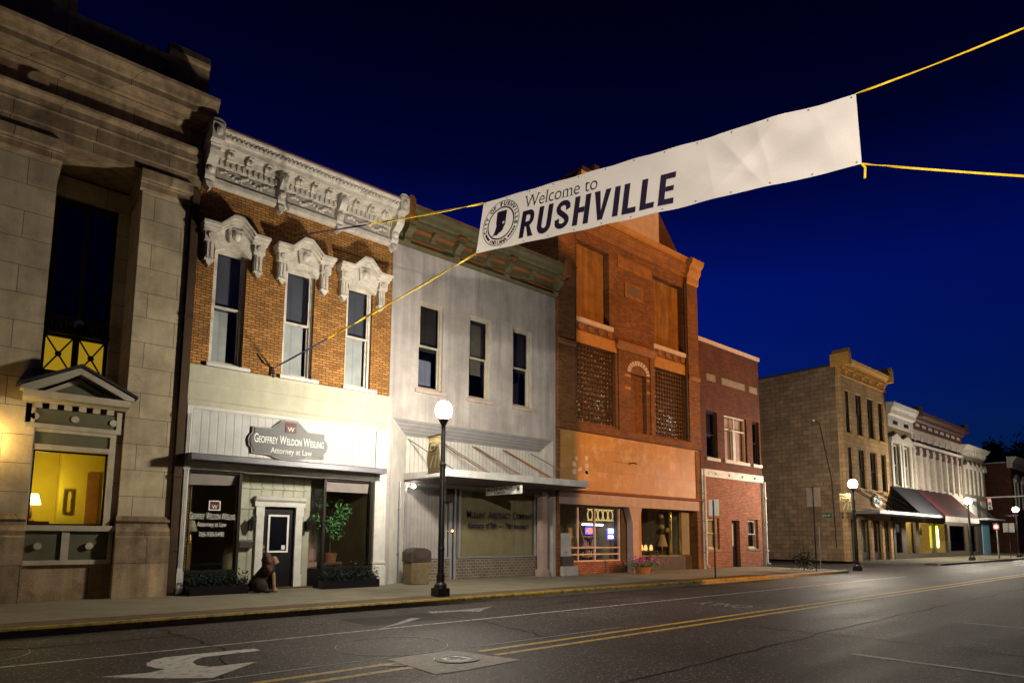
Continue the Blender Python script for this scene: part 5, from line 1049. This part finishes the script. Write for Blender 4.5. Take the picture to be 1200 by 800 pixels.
t = thing('shop_lamp', 'warm ceiling lamp inside the yellow lit florist window', 'lamp', (55.3, 18.6, 2.9)); MB().ball((55.3,18.6,2.75),.12,10).build('bulb', 'shop_bulb', t); MB().tube([(55.3,18.6,2.86),(55.3,18.6,3.2)], .02, 6).build('cord', 'pole_black', t)
t = thing('potted_plant', 'bushy green plant inside the yellow lit florist window', 'plant', (54.8, 18.2, SW)); MB().lathe([(.2,0),(.28,.45)], (54.8,18.2,SW), 12).build('pot', 'pot', t); MB().leaves(420, lambda: (54.8+random.gauss(0,.3), 18.2+random.gauss(0,.2), 1.5+random.gauss(0,.45)), .2).build('foliage', 'leaf', t); MB().tube([(54.8,18.2,.5),(54.8,18.2,1.8)], .04, 5).build('stem', 'bark', t)
body(b, 51.32, 56.5, 10.5, 'olive_brick', floors=(3.4,))
b = thing('white_arcade_building', 'long white front with maroon cornice and boarded window bays', 'building', (63, FY, SW))
NB = 8; bw = (69.4-56.6)/NB
MB().wall(56.52, 69.5, 3.4, 10.4, FY+.05, FY+.35, holes=[(56.6+bw*k+.42,56.6+bw*(k+1)-.05,5.7,8.9) for k in range(NB)]).build('wall', 'white_warm', b)
for k in range(NB):
    x0 = 56.6+bw*k; MB().box(x0, x0+.36, FY-.1, FY+.048, 5.5, 8.95).box(x0-.04,x0+.4,FY-.14,FY+.04,8.5,8.7).build('pilaster', 'white_aged', b)
    MB().box(x0+.43, x0+bw-.06, FY+.2, FY+.26, 5.7, 8.3).build('window_board', 'white_warm', b)
    MB().prism([(x0+.36,8.35),(x0+bw-.02,8.35),(x0+bw-.02,9.05),(x0+.36,9.05)], FY-.02, FY+.18).build('hood', 'cornice_maroon', b)
    MB().prism([(x0+.5,9.5),(x0+.9,9.5),(x0+.7,9.95)], FY-.02, FY+.049).build('finial', 'white_aged', b)
MB().prof([(FY+.049,9.1),(FY-.18,9.14),(FY-.2,9.26),(FY+.049,9.3)], 56.53, 69.4).build('string_course', 'white_aged', b)
MB().prof([(FY+.3,10.4),(FY-.1,10.4),(FY-.14,11.0),(FY-.34,11.1),(FY-.4,11.3),(FY-.55,11.5),(FY-.62,11.75),(FY+.3,11.85)], 56.73, 69.7).build('cornice', 'cornice_maroon', b)
for k in range(8): MB().box(57.2+k*1.55, 58.05+k*1.55, FY-.15, FY-.135, 10.62, 10.86).build('cornice_panel', 'white_aged', b)
for x in (57.0, 69.4): MB().box(x-.25, x+.25, FY-.7, FY+.3, 11.3, 12.1).build('end_block', 'cornice_maroon', b)
MB().prof([(FY-.001,5.55),(15.2,3.42),(15.2,3.36),(FY-.001,5.48)], 56.6, 65.5).build('awning', 'awning_red', b); MB().prof([(15.2,3.355),(15.2,2.95),(15.17,2.95),(15.17,3.355)], 56.6, 65.5).build('awning_valance', 'white_aged', b)
MB().wall(56.52, 69.5, SW, 3.39, FY+.02, FY+.2, holes=[(56.9,60.3,.5,2.9),(60.8,64,.5,2.9),(64.6,69,.6,2.8)]).build('shop_wall', 'hood_brown', b)
for x0, x1 in ((56.9,60.3),(60.8,64)): MB().box(x0, x1, FY+.08, FY+.09, .5, 2.9).build('pane', 'glass', b)
MB().box(64.6, 69, FY+.08, FY+.09, .6, 2.8).build('pane', 'glass_dark', b)
MB().box(56.7, 64.2, 20.5, 20.6, SW, 3.3).box(56.6, 56.7, FY+.3, 20.6, SW, 3.3).box(64.2,64.3,FY+.3,20.6,SW,3.3).box(56.7,64.2,FY+.3,20.5,3.2,3.3).build('room', 'room_cream', b)
t = thing('shop_lamp', 'warm ceiling lamp under the red awning shop window', 'lamp', (59, 18.6, 2.9)); MB().ball((59,18.6,2.75),.12,10).build('bulb', 'shop_bulb', t); MB().tube([(59,18.6,2.86),(59,18.6,3.2)], .02, 6).build('cord', 'pole_black', t)
t = thing('glowing_sign', 'upright glowing yellow green panel in the shop under the red awning', 'sign', (60.55, 16.95, 1)); MB().bevbox(60.4, 60.75, 16.9, 17.0, .9, 2.7, .03).build('panel', 'neon_green', t); MB().box(60.5,60.65,16.88,16.899,1.0,2.4).build('tube', 'tube', t)
sp = [(58.9+(.38 if k % 2 == 0 else .16)*math.sin(k*math.pi/5), 2.2+(.38 if k % 2 == 0 else .16)*math.cos(k*math.pi/5)) for k in range(10)]
t = thing('hanging_star', 'dark star ornament hanging in the yellow shop window', 'ornament', (58.9, 17.6, 2.2)); MB().prism(sp, 17.6, 17.66).build('star', 'pole_black', t); MB().tube([(58.9,17.63,2.5),(58.9,17.63,3.2)], .01, 4).build('cord', 'pole_black', t)
body(b, 56.52, 69.5, 11.0, 'brick_red', floors=(3.4,))
b = thing('grey_corner_building', 'grey painted corner front with white cornice, last before the side street', 'building', (73.5, FY, SW))
MB().wall(69.55, 77.0, 3.4, 9.5, FY, FY+.35, holes=[(70.2+k*1.4,70.9+k*1.4,5.9,8.2) for k in range(5)]).build('wall', 'stone_grey', b)
for k in range(5):
    x = 70.2+k*1.4; sash_window(b, x, x+.7, 5.9, 8.2, frame='white_aged', pane='glass_dark', fw=.05)
    MB().prism([(x-.25,8.2),(x+.95,8.2),(x+.95,8.5),(x+.35,8.85),(x-.25,8.5)], FY-.3, FY-.001).box(x-.2,x-.02,FY-.12,FY-.001,5.8,8.19).build('window_hood', 'white_aged', b)
MB().prof([(FY+.3,9.5),(FY-.1,9.5),(FY-.14,9.9),(FY-.35,10.0),(FY-.6,10.35),(FY+.3,10.45)], 69.72, 77.3).build('cornice', 'white_aged', b)
for k in range(9): MB().box(70.0+k*.8, 70.25+k*.8, FY-.34, FY-.141, 9.6, 9.95).build('bracket', 'white_aged', b)
MB().wall(69.55, 77.0, SW, 3.39, FY+.02, FY+.3, holes=[(70,72.8,.5,2.9)]).build('shop_wall', 'hood_brown', b); MB().box(70, 72.8, FY+.1, FY+.11, .5, 2.9).build('pane', 'glass_dark', b)
MB().box(74.6, 77.05, FY-.05, FY+.018, SW, 3.35).build('blue_panel', 'blue_panel', b); MB().box(70.5, 76.6, 15.6, FY-.02, 3.4, 3.55).build('canopy', 'aluminium', b)
MB().box(70.8, 73.3, FY-.04, FY-.001, 3.6, 5.5).build('white_panel', 'letter_white', b)
for k in range(5): MB().tube([(70.9+k*.5,FY-.06,5.2),(71.9+k*.5,15.8,3.56)], .03, 5).build('tie_rod', 'pole_black', b)
MB().box(74.8,76.6,FY-.05,FY-.001,3.7,4.4).box(74.8,76.6,FY-.05,FY-.001,4.7,5.3).build('white_panel', 'white_aged', b)
body(b, 69.55, 77.0, 9.6, 'stone_grey', floors=(3.4,))
b = thing('dark_brick_building', 'dark brick building beyond the far side street with white hooded window', 'building', (95, FY, SW))
MB().wall(88, 112, SW, 9.6, FY, FY+.35, holes=[(89.2,90.3,5,8.0),(92.5,93.6,5,8)]).build('wall', 'brick_red', b)
for x in (89.2, 92.5):
    sash_window(b, x, x+1.1, 5, 8, frame='white_aged', pane='glass_dark'); MB().prism([(x-.3,8.0),(x+1.4,8.0),(x+1.4,8.4),(x+.55,8.9),(x-.3,8.4)], FY-.3, FY-.001).box(x-.3,x-.03,FY-.14,FY-.001,5,7.99).box(x+1.13,x+1.4,FY-.14,FY-.001,5,7.99).build('window_hood', 'white_aged', b)
MB().prof([(FY+.3,9.6),(FY-.2,9.6),(FY-.25,10.2),(FY-.7,10.8),(FY+.3,10.9)], 87.95, 112).build('cornice', 'white_aged', b)
body(b, 88, 112, 10.2, 'brick_red', yb=45, floors=(4,))
MB().box(87.9, 88.35, FY+.4, 45, 10.2, 10.3).build('side_coping', 'sill_pale', b); MB().wall(87.95, 88.0, 0, 0.01, 0, 0.01) if False else None
MB().box(87.95, 88.005, 20.2, 21.4, 5, 7.4).build('side_window', 'white_aged', b); MB().box(87.93, 87.949, 20.35, 21.25, 5.15, 7.25).build('side_pane', 'glass_dark', b)
# ================================================================ trees on the far hill
tl = ('tall dark tree at the right end of the hill crest', 'broad dark tree crown beside the tallest on the hill', 'dark tree in the middle of the hill crest', 'pointed dark tree at the left of the hill crest', 'small dark tree low behind the dark brick roof', 'dark tree behind the middle of the hill crest')
for i, (x, y, h, r) in enumerate(((182,31,24,8),(168,31,21.5,7),(156,30,19.5,5.5),(139,29.5,20.5,2.6),(147,30,16.5,4.5),(196,34,27,9))):
    t = thing('hill_tree', tl[i], 'tree', (x, y, 3), 'trees on the far hill')
    MB().tube([(x,y,2),(x+.3,y,h*.5),(x,y,h*.85)], [.5,.35,.1], 7).build('trunk', 'bark', t)
    cc = []
    for k in range(30):
        a = random.uniform(0, 6.28); q = math.sqrt(random.random()); zz = random.uniform(.25, .93); rr = r*q*math.sin(math.pi*min(.98, (zz-.1)))**.6*(1.15-zz if r < 3 else 1)
        cc.append((x+rr*math.cos(a), y+rr*.7*math.sin(a), h*zz))
    MB().leaves(2600, lambda: [v+random.gauss(0, r*.16+.1) for v in random.choice(cc)], .75).build('crown', 'leaf_tree', t)
# ================================================================ street lamps
def street_lamp(x, y, label):
    t = thing('street_lamp', label, 'street lamp', (x, y, SW), 'black globe street lamps')
    MB().bevbox(x-.17, x+.17, y-.17, y+.17, SW, SW+.2, .012).lathe([(.16,.2),(.15,.28),(.1,.34),(.105,.5),(.08,.56)], (x,y,SW), 16).build('base', 'pole_black', t)
    MB().lathe([(.08,.55),(.078,1.1),(.09,1.14),(.075,1.2),(.072,3.2),(.085,3.24),(.062,3.3),(.055,4.12)], (x,y,SW), 16).build('pole', 'pole_black', t)
    MB().lathe([(.05,4.12),(.06,4.18),(.05,4.22),(.09,4.30),(.13,4.37),(.14,4.40),(.1,4.41)], (x,y,SW), 16).build('collar', 'pole_black', t)
    MB().lathe([(.10,4.412),(.17,4.47),(.205,4.57),(.21,4.62),(.20,4.69),(.16,4.78),(.09,4.84),(.0,4.86)], (x,y,SW), 20).build('globe', 'globe', t, smooth=True)
    MB().tube([(x,y,SW+4.03),(x,y+.75,SW+4.03)], .012, 6).tube([(x,y,SW+4.03),(x,y-.12,SW+4.03)], .012, 6).build('banner_arm', 'pole_black', t); MB().tube([(x,y,SW+3.06),(x,y+.72,SW+3.06)], .012, 6).build('banner_arm', 'pole_black', t)
    return t
L1 = street_lamp(8.93, 13.1, 'nearest black globe lamp post on the kerb before the canopy')
for x, y, s, lab in ((34.1,13.1,.945,'black globe lamp post at the corner before the tan block building'),(54.1,13.1,.905,'black globe lamp post near the red awning'),(68.0,13.1,.87,'farthest black globe lamp post before the dark brick building')):
    c = copy_tree(L1); c.location = (x, y, SW if x != 34.1 else SW); c.scale = (1, 1, s); c['label'] = lab
    if x == 34.1: c.location.z = .0
    for ch in c.children:
        if ch.name.startswith('globe'): ch.data = ch.data.copy(); ch.data.materials[0] = MAT['globe_far']
def pole_banner(x, y, z, lab):
    t = thing('pole_banner', lab, 'banner', (x, y+.42, z), 'small banners on the lamp posts')
    m = MB(); N = 10
    for j in range(N+1):
        for i in range(5):
            u, v = i/4, j/N; m.v.append((x-.012+.02*math.sin(v*7+u*2), y+.12+.56*u, z+.95*v))
    for j in range(N):
        for i in range(4): a = j*5+i; m.f.append([a, a+1, a+6, a+5])
    m.build('cloth', 'banner_gold', t)
    e = MB(); pts = [(x-.045, y+.40+.17*math.cos(k*math.pi/10), z+.66+.12*math.sin(k*math.pi/10)) for k in range(21)]; e.tube(pts, .018, 5)
    e.add([(x-.045,y+.48,z+.63),(x-.045,y+.47,z+.70),(x-.045,y+.40,z+.66),(x-.045,y+.33,z+.69),(x-.045,y+.36,z+.62)], [[4,3,2,1,0][::1]]); e.build('emblem', 'letter_grey', t)
    m = MB()
    for k, s_ in enumerate((.16,.1,.03)): m.add([(x-.042,y+.62-s_*3,z+.12+k*.02),(x-.042,y+.58-s_*3,z+.10),(x-.042,y+.42-s_*2,z+.42),(x-.042,y+.45-s_*2,z+.44)], [[0,1,2,3],[3,2,1,0]])
    m.build('print', 'letter_white', t)
    return t
p1 = pole_banner(8.93, 13.1, SW+3.07, 'gold vertical banner on the nearest lamp post')
c = copy_tree(p1); c.location = (34.1, 13.52, 2.95); c['label'] = 'grey gold vertical banner on the corner lamp post'
# ================================================================ signs at the corner
def sign_post(x, y, h, name, lab, boards, cat='road sign', grp=None):
    t = thing(name, lab, cat, (x, y, SW), grp); MB().box(x-.025, x+.025, y-.02, y+.02, SW, h).build('post', 'pole_black', t)
    for (dy, w_, z0, z1, m_) in boards:
        MB().bevbox(x+.028, x+.04, y+dy-w_/2, y+dy+w_/2, z0, z1, .004).build('sign_plate', m_, t); MB().ball((x-.03,y,(z0+z1)/2),.015,6).build('bolt', 'steel', t)
    return t
sign_post(21.0, 13.0, 3.0, 'parking_sign', 'white parking sign plate on a thin post before the red brick front', [(0.0,.42,2.42,3.02,'letter_white')])
sign_post(29.3, 13.0, 3.95, 'sign_post', 'thin post with two stacked grey sign backs before the tan side wall', [(0.0,.62,3.05,3.92,'box_grey'),(-.05,.62,2.35,3.03,'stone_grey')])
t = thing('street_name_sign', 'green street name sign facing the road near the corner lamp', 'street sign', (31.0, 13.2, SW))
MB().tube([(31.0,13.55,SW),(31.0,13.55,2.9)], .03, 8).build('post', 'steel', t); MB().bevbox(30.955, 30.965, 12.9, 13.5, 2.58, 2.8, .003).build('sign_plate', 'street_green', t)
m = MB(); place(m, glyphs('JOHN ST', .13, offset=.003), 0, 0, 0, .48, fn=lambda p, q: (30.952, 13.2-p, 2.64+q)); m.build('lettering', 'letter_white', t)
t = thing('low_shrub', 'dark rounded shrub at the foot of the post before the tan side wall', 'shrub', (29.6, 13.7, SW)); MB().leaves(700, lambda: (29.6+random.gauss(0,.18), 13.7+random.gauss(0,.26), SW+.48+random.gauss(0,.2)), .08).build('foliage', 'leaf_dark', t); MB().tube([(29.6,13.7,SW),(29.6,13.7,.7)], .03, 6).build('stem', 'bark', t)
# traffic signals far down the street
t = thing('traffic_signal_mast', 'long horizontal mast arm crossing the street far away', 'signal mast', (60, 1.6, SW))
MB().tube([(60,1.6,SW),(60,1.6,5.6)], [.16,.11], 10).build('pole', 'steel', t); MB().tube([(60,1.6,5.0),(60,13.4,4.85)], [.1,.05], 8).build('mast_arm', 'steel', t)
t = thing('traffic_signal', 'traffic signal with small red light hanging from the mast arm', 'traffic light', (59.9, 13.1, 4))
MB().bevbox(59.86, 60.06, 12.98, 13.22, 3.9, 4.78, .02).build('housing', 'pole_black', t)
for k, mt in enumerate(('lens_dark','lens_dark','red_lens_far')): MB().lathe([(.085,0),(.07,.03),(.0,.035)], (0,0,0), 12).build('lens', mt, t) if False else MB().ball((59.86,13.1,4.05+k*.29),(.03,.09,.09),10).build('lens', mt, t)
t = thing('corner_signal', 'low signal post with bright red lamp at the far corner', 'traffic light', (61.4, 13.1, SW))
MB().tube([(61.4,13.1,SW),(61.4,13.1,2.9)], .06, 8).build('post', 'steel', t); MB().bevbox(61.2, 61.36, 12.9, 13.3, 2.35, 2.85, .02).build('housing', 'pole_black', t); MB().ball((61.19,13.1,2.6),(.05,.15,.15),12).build('lens', 'red_lens', t)
sign_post(64.6, 13.0, 2.95, 'square_sign', 'pale square sign back on a post past the red signal', [(0.0,.75,2.2,2.95,'box_grey')])
# ================================================================ welcome banner over the street
TL, BL_, TR, BR = Vector((7.714,9.976,8.564)), Vector((7.674,10.167,7.508)), Vector((9.158,3.184,7.918)), Vector((9.162,3.163,6.844))
NRM = (TR-TL).cross(TL-BL_).normalized()
if NRM.x > 0: NRM = -NRM
BWD = (TR-TL).length; BH = (TL-BL_).length
def bpt(u, v, off=0.0):      # u 0..1 along, v 0..1 upward
    p = (BL_*(1-u)+BR*u)*(1-v)+(TL*(1-u)+TR*u)*v
    wv = .035*math.sin(u*5.2+.6)*math.sin(v*3.1)*min(1, u*2)
    if u > .55: k = (u-.55)/.45; wv += .07*math.sin((u*2.1+v*.55)*9)*k+.05*math.sin((u*3-v*1.0)*8+1)*k*math.sin(v*math.pi)+.03*math.sin((u*9+v*1.6)*5)*k*k
    for ca, cb, cc_, am in ((3.2,.9,.3,.035),(2.2,-1.0,.1,.025),(5.1,.45,.7,.016),(1.4,1.3,.5,.03)):
        q = ca*u*1.6+cb*v*.62+cc_; f = abs(q-math.floor(q)-.5)*2; wv += am*max(0, 1-f*2.2)**2*max(0, min(1, (u-.615)*6))*(.35+.65*math.sin(v*math.pi))
    e = (1-math.exp(-9*min(u, 1-u)))
    sag = -.025*math.sin(math.pi*u)*(1-v)+.012*math.cos(u*2*math.pi*8)*(v-.5)*2*e*.6
    return p+NRM*(wv*e+off)+Vector((0, 0, sag))
t = thing('street_banner', 'long white welcome banner strung across the street on yellow ropes', 'banner', (8.4, 6.6, 7.2))
m = MB(); NU, NV = 280, 40
for j in range(NV+1):
    for i in range(NU+1): m.v.append(tuple(bpt(i/NU, j/NV)))
for j in range(NV):
    for i in range(NU): a = j*(NU+1)+i; m.f.append([a, a+1, a+NU+2, a+NU+1])
m.build('cloth', 'banner_vinyl', t, smooth=True)
def bfn(p, q): return tuple(bpt(p/BWD, q/BH, .014))
def bplace(vf, u0, u1, z0, z1, name, mt='letter_dark', sub=True):
    vs, fs = vf; a, b_ = extent(vs); lo = min(v[1] for v in vs); hi = max(v[1] for v in vs)
    m = MB(); m.add([bfn(u0+(x-a)/(b_-a)*(u1-u0), z0+(y-lo)/(hi-lo)*(z1-z0)) for x, y in vs], fs); return m.build(name, mt, t)
# metres along the banner from the left edge, up from the bottom edge
sc_u = BWD
bplace(glyphs('Welcome to', 1, serif=.06, offset=-.008), 1.12, 2.78, .70, .95, 'lettering')
def stroke(path, wd):
    """a thick stroke along a path as one strip of quads"""
    wd = wd if isinstance(wd, (list, tuple)) else [wd]*len(path); V, F = [], []
    for i, p in enumerate(path):
        q0, q1 = path[max(i-1, 0)], path[min(i+1, len(path)-1)]; dx, dy = q1[0]-q0[0], q1[1]-q0[1]; L_ = math.hypot(dx, dy); nx, ny = -dy/L_*wd[i]/2, dx/L_*wd[i]/2
        V += [(p[0]+nx, p[1]+ny), (p[0]-nx, p[1]-ny)]
    for i in range(len(path)-1): F.append([2*i+1, 2*i+3, 2*i+2, 2*i])
    return V, F
def arcp(cx, cy, rx, ry, a0, a1, n=10): return [(cx+rx*math.cos(math.radians(a0+(a1-a0)*k/n)), cy+ry*math.sin(math.radians(a0+(a1-a0)*k/n))) for k in range(n+1)]
def quad(x0, y0, x1, y1): return [(x0,y0),(x1,y0),(x1,y1),(x0,y1)], [[0,1,2,3]]
SWD = .2
def block(ch):   # heavy condensed capitals in a box one unit tall
    if ch == 'R': return [quad(0,0,SWD,1), stroke([(SWD,.91),(.34,.91)]+arcp(.34,.70,.14,.21,80,-80)+[(.34,.49),(SWD,.49)], .18), ([(SWD+.06,.40),(.40,.43),(.62,0),(.40,0)], [[0,3,2,1]])], .62
    if ch == 'U': return [stroke([(.1,1),(.1,.4)]+arcp(.3,.30,.2,.21,180,360,12)+[(.5,.4),(.5,1)], SWD)], .6
    if ch == 'S': return [stroke([(.53,.66)]+arcp(.31,.74,.20,.17,-10,190,10)+[(.16,.62),(.30,.51),(.44,.40)]+arcp(.31,.26,.20,.17,20,-190,12)+[(.09,.36)], .18)], .62
    if ch == 'H': return [quad(0,0,SWD,1), quad(SWD,.42,.42,.6), quad(.42,0,.62,1)], .62
    if ch == 'V': return [([(0,1),(.22,0),(.35,0),(.31,.30),(.21,1)], [[0,1,2,3,4]]), ([(.31,.30),(.35,0),(.40,0),(.62,1),(.42,1)], [[0,1,2,3,4]])], .62
    if ch == 'I': return [quad(0,0,SWD,1)], SWD
    if ch == 'L': return [quad(0,0,SWD,1), quad(SWD,0,.48,.18)], .48
    if ch == 'E': return [quad(0,0,SWD,1), quad(SWD,0,.5,.18), quad(SWD,.42,.47,.58), quad(SWD,.82,.5,1)], .5
V_, F_, xx = [], [], 0.0
for ch in 'RUSHVILLE':
    ps, wd = block(ch)
    for vs, fs in ps: n0 = len(V_); V_ += [(x+xx+y*.06, y) for x, y in vs]; F_ += [[i+n0 for i in f] for f in fs]
    xx += wd+.14
bplace((V_, F_), 1.08, 4.28, .10, .645, 'lettering')
sx0, sz0 = .56, .53
m = MB(); n = 48
def ring(mb, r0, r1, off):
    k0 = len(mb.v)
    for k in range(n):
        a = 2*math.pi*k/n
        for r in (r0, r1): mb.v.append(tuple(bpt((sx0+r*math.cos(a))/BWD, (sz0+r*math.sin(a))/BH, off)))
    for k in range(n): a = k0+2*k; c_ = k0+2*((k+1) % n); mb.f.append([a, a+1, c_+1, c_])
ring(m, .455, .47, .008); ring(m, .315, .345, .008); m.build('seal_ring', 'letter_dark', t)
m = MB()
def arctext(s, r, a0, a1, size, flip=False):
    for i, ch in enumerate(s):
        if ch == ' ': continue
        vs, fs = glyphs(ch, size, offset=.006); x0, x1 = extent(vs); a = a0+(a1-a0)*(i+.5)/len(s)
        pts = []
        for x, y in vs:
            u = x-(x0+x1)/2; rr = r+(y if not flip else -y); an = a+(u/r if flip else -u/r)
            pts.append(tuple(bpt((sx0+rr*math.cos(an))/BWD, (sz0+rr*math.sin(an))/BH, .008)))
        m.add(pts, fs)
arctext('CITY OF RUSHVILLE', .365, math.radians(205), math.radians(-15), .105); m.build('seal_lettering', 'letter_dark', t); m = MB(); arctext('INDIANA', .437, math.radians(235), math.radians(300), .1, True)
m.build('seal_lettering', 'letter_dark', t)
m = MB()
for a0, a1 in ((210,230),(308,338)):
    for k in range(5):
        a = math.radians(a0+(a1-a0)*k/4); cx_, cz_ = sx0+.4*math.cos(a), sz0+.4*math.sin(a)
        m.add([tuple(bpt((cx_+.028*math.cos(j*math.pi/3))/BWD, (cz_+.028*math.sin(j*math.pi/3))/BH, .008)) for j in range(6)], [list(range(6))])
m.build('seal_dots', 'letter_dark', t)
ind = [(-.13,.24),(-.08,.255),(.125,.25),(.125,-.05),(.09,-.10),(.08,-.15),(.03,-.19),(-.02,-.21),(-.06,-.25),(-.11,-.235),(-.19,-.26),(-.14,-.19),(-.12,-.12),(-.10,-.05),(-.12,0)]
MB().add([tuple(bpt((sx0+x)/BWD, (sz0+y)/BH, .008)) for x, y in ind], [list(range(len(ind)))]).build('state_emblem', 'letter_dark', t)
st = [(.075+(.045 if k % 2 == 0 else .018)*math.sin(k*math.pi/5), .0+(.045 if k % 2 == 0 else .018)*math.cos(k*math.pi/5)) for k in range(10)]
MB().add([tuple(bpt((sx0+x)/BWD, (sz0+y)/BH, .012)) for x, y in st], [list(range(10))]).build('star', 'letter_white', t)
m = MB()
for k in range(13):
    for v in (.035, .965): m.add([tuple(bpt((.06+k*(BWD-.12)/12+.014*math.cos(j*math.pi/4))/BWD, v+.014*math.sin(j*math.pi/4)/BH, .007)) for j in range(8)], [list(range(8))])
m.build('grommets', 'steel', t)
def rope(name, pts, lab, r=.017, mt='rope_yellow', seg=90, sag=.1, dark=None):
    """a flat webbing strap that twists along its length"""
    a, c_ = Vector(pts[0]), Vector(pts[1]); P_ = [a.lerp(c_, k/seg)-Vector((0,0,sag*4*(k/seg)*(1-k/seg))) for k in range(seg+1)]
    o = thing(name, lab, 'rope', tuple(a), 'banner ropes'); d = (c_-a).normalized(); s_ = d.cross(Vector((0,0,1))).normalized(); n_ = s_.cross(d); ph = random.uniform(0, 3)
    def ribbon(P, k0):
        m = MB()
        for i, p in enumerate(P):
            an = ph+(i+k0)/seg*9+1.2*math.sin((i+k0)*.13); w1 = (s_*math.cos(an)+n_*math.sin(an))*r*1.25; t1 = (n_*math.cos(an)-s_*math.sin(an))*r*.45
            m.v += [tuple(p+w1+t1), tuple(p-w1+t1), tuple(p-w1-t1), tuple(p+w1-t1)]
        for i in range(len(P)-1):
            for j in range(4): m.f.append([i*4+j, i*4+(j+1) % 4, i*4+4+(j+1) % 4, i*4+4+j])
        m.f += [[3,2,1,0], [len(P)*4-4+j for j in range(4)]]; return m
    if dark: d_ = int(seg*dark); ribbon(P_[:d_+1], 0).build('strand', mt, o); ribbon(P_[d_:], d_).build('dark_strand', 'rope_dark', o)
    else: ribbon(P_, 0).build('strand', mt, o)
    return o
rope('banner_rope', (TL+Vector((0,.02,0)), (6.402,FY-.05,10.05)), 'yellow rope from the top left banner corner to the brick wall', dark=.55, sag=.04)
rope('banner_rope', (BL_+Vector((0,.02,0)), (6.0,FY-.06,6.12)), 'yellow and blue rope from the bottom left banner corner to the lower brick wall', dark=.68, sag=.03)
rope('banner_rope', (TR, (10.15,-1.45,8.32)), 'yellow rope rising from the top right banner corner', sag=.12, r=.010)
rope('banner_rope', (BR, (10.15,-1.45,4.80+.0)), 'yellow rope running level from the bottom right banner corner', sag=.06, r=.010)
MB().tube([BR, BR+Vector((.03,-.03,-.06)), BR+Vector((.02,-.02,-.22))], .016, 6).build('knot_tail', 'rope_yellow', t)
t = thing('wall_hook', 'small dark iron hook holding the rope on the brick wall beside the middle window', 'hook', (6.0, FY, 6.1))
MB().tube([(5.55,FY-.01,6.45),(5.75,FY-.03,6.22),(6.0,FY-.06,6.12),(6.02,FY-.08,5.95)], .018, 6).build('hook', 'pole_black', t); MB().tube([(5.98,FY-.07,6.12),(5.99,FY-.09,5.85)], .025, 6).build('knot', 'rope_dark', t)
# near side of the street: rope pole, sodium luminaire, corner building that shades the left of the tall brick front
t = thing('utility_pole', 'wooden utility pole on the near pavement holding the banner ropes', 'pole', (10.2, -1.6, SW))
MB().tube([(10.2,-1.6,SW),(10.2,-1.6,10.5)], [.17,.12], 10).build('pole', 'wood_pole', t); MB().box(9.4, 11.0, -1.66, -1.54, 9.6, 9.75).build('cross_arm', 'wood_pole', t)
t = thing('near_brick_building', 'brick corner building on the near side of the street', 'building', (10, -5, SW))
MB().wall(-30, 24.5, SW, 10, -5.0, -4.6, holes=[(-28+k*4, -26+k*4, 5, 7.5) for k in range(13)]+[(-28.5+k*4, -25.5+k*4, .6, 3) for k in range(13)]).build('wall', 'brick_red', t)
MB().box(24.2, 24.5, -24, -5.01, SW, 10).build('side_wall', 'brick_red', t); MB().box(-30, 24.5, -24, -5.01, 9.8, 9.95).build('roof', 'roof_dark', t)
for k in range(13): MB().box(-28+k*4, -26+k*4, -4.9, -4.88, 5, 7.5).build('pane', 'glass_dark', t); MB().box(-28.5+k*4, -25.5+k*4, -4.9, -4.88, .6, 3).build('pane', 'glass_dark', t)
t = thing('sodium_street_light', 'tall sodium street light on the near side street', 'street lamp', (26.6, -12, SW))
MB().tube([(26.6,-12.6,0),(26.6,-12.6,8.6),(26.6,-12.3,9.2),(26.6,-11.8,9.35)], [.11,.07,.05,.04], 10).build('pole', 'steel', t); MB().bevbox(26.4, 26.8, -12.1, -11.3, 9.3, 9.5, .05).build('lamp_head', 'steel', t)
ld = bpy.data.lights.new('sodium_light', 'SPOT'); ld.energy = SODIUM; ld.color = (1, .43, .10); ld.spot_size = math.radians(56); ld.spot_blend = .7; ld.shadow_soft_size = .10
lo = bpy.data.objects.new('sodium_light', ld); sc.collection.objects.link(lo); lo.parent = t; lo.location = (0, .35, 9.0)
lo.rotation_euler = (Vector((22.3,17,8.5))-Vector((26.6,-11.65,9.14))).to_track_quat('-Z', 'Y').to_euler()

t = thing('added_banner_light', 'added out-of-view white spot on a near steel pole, brightening the banner', 'street lamp', (3.0, -2.2, SW))
MB().tube([(3.0,-2.2,SW),(3.0,-2.2,5.6),(3.0,-1.9,6.1),(3.0,-1.3,6.25)], [.1,.07,.05,.04], 10).build('pole', 'steel', t); MB().bevbox(2.85, 3.15, -1.5, -.9, 6.22, 6.38, .04).build('lamp_head', 'steel', t)
ld = bpy.data.lights.new('added_banner_spot', 'SPOT'); ld.energy = NEARLIGHT; ld.color = (1, .88, .76); ld.spot_size = math.radians(74); ld.spot_blend = .6; ld.shadow_soft_size = .12  # added spot, aimed and coned to brighten the banner from out of view
lo = bpy.data.objects.new('added_banner_spot', ld); sc.collection.objects.link(lo); lo.parent = t; lo.location = (0, 1.05, 5.9)
lo.rotation_euler = (Vector((8.7,5.0,6.9))-Vector((3,-1.15,6.04))).to_track_quat('-Z', 'Y').to_euler()
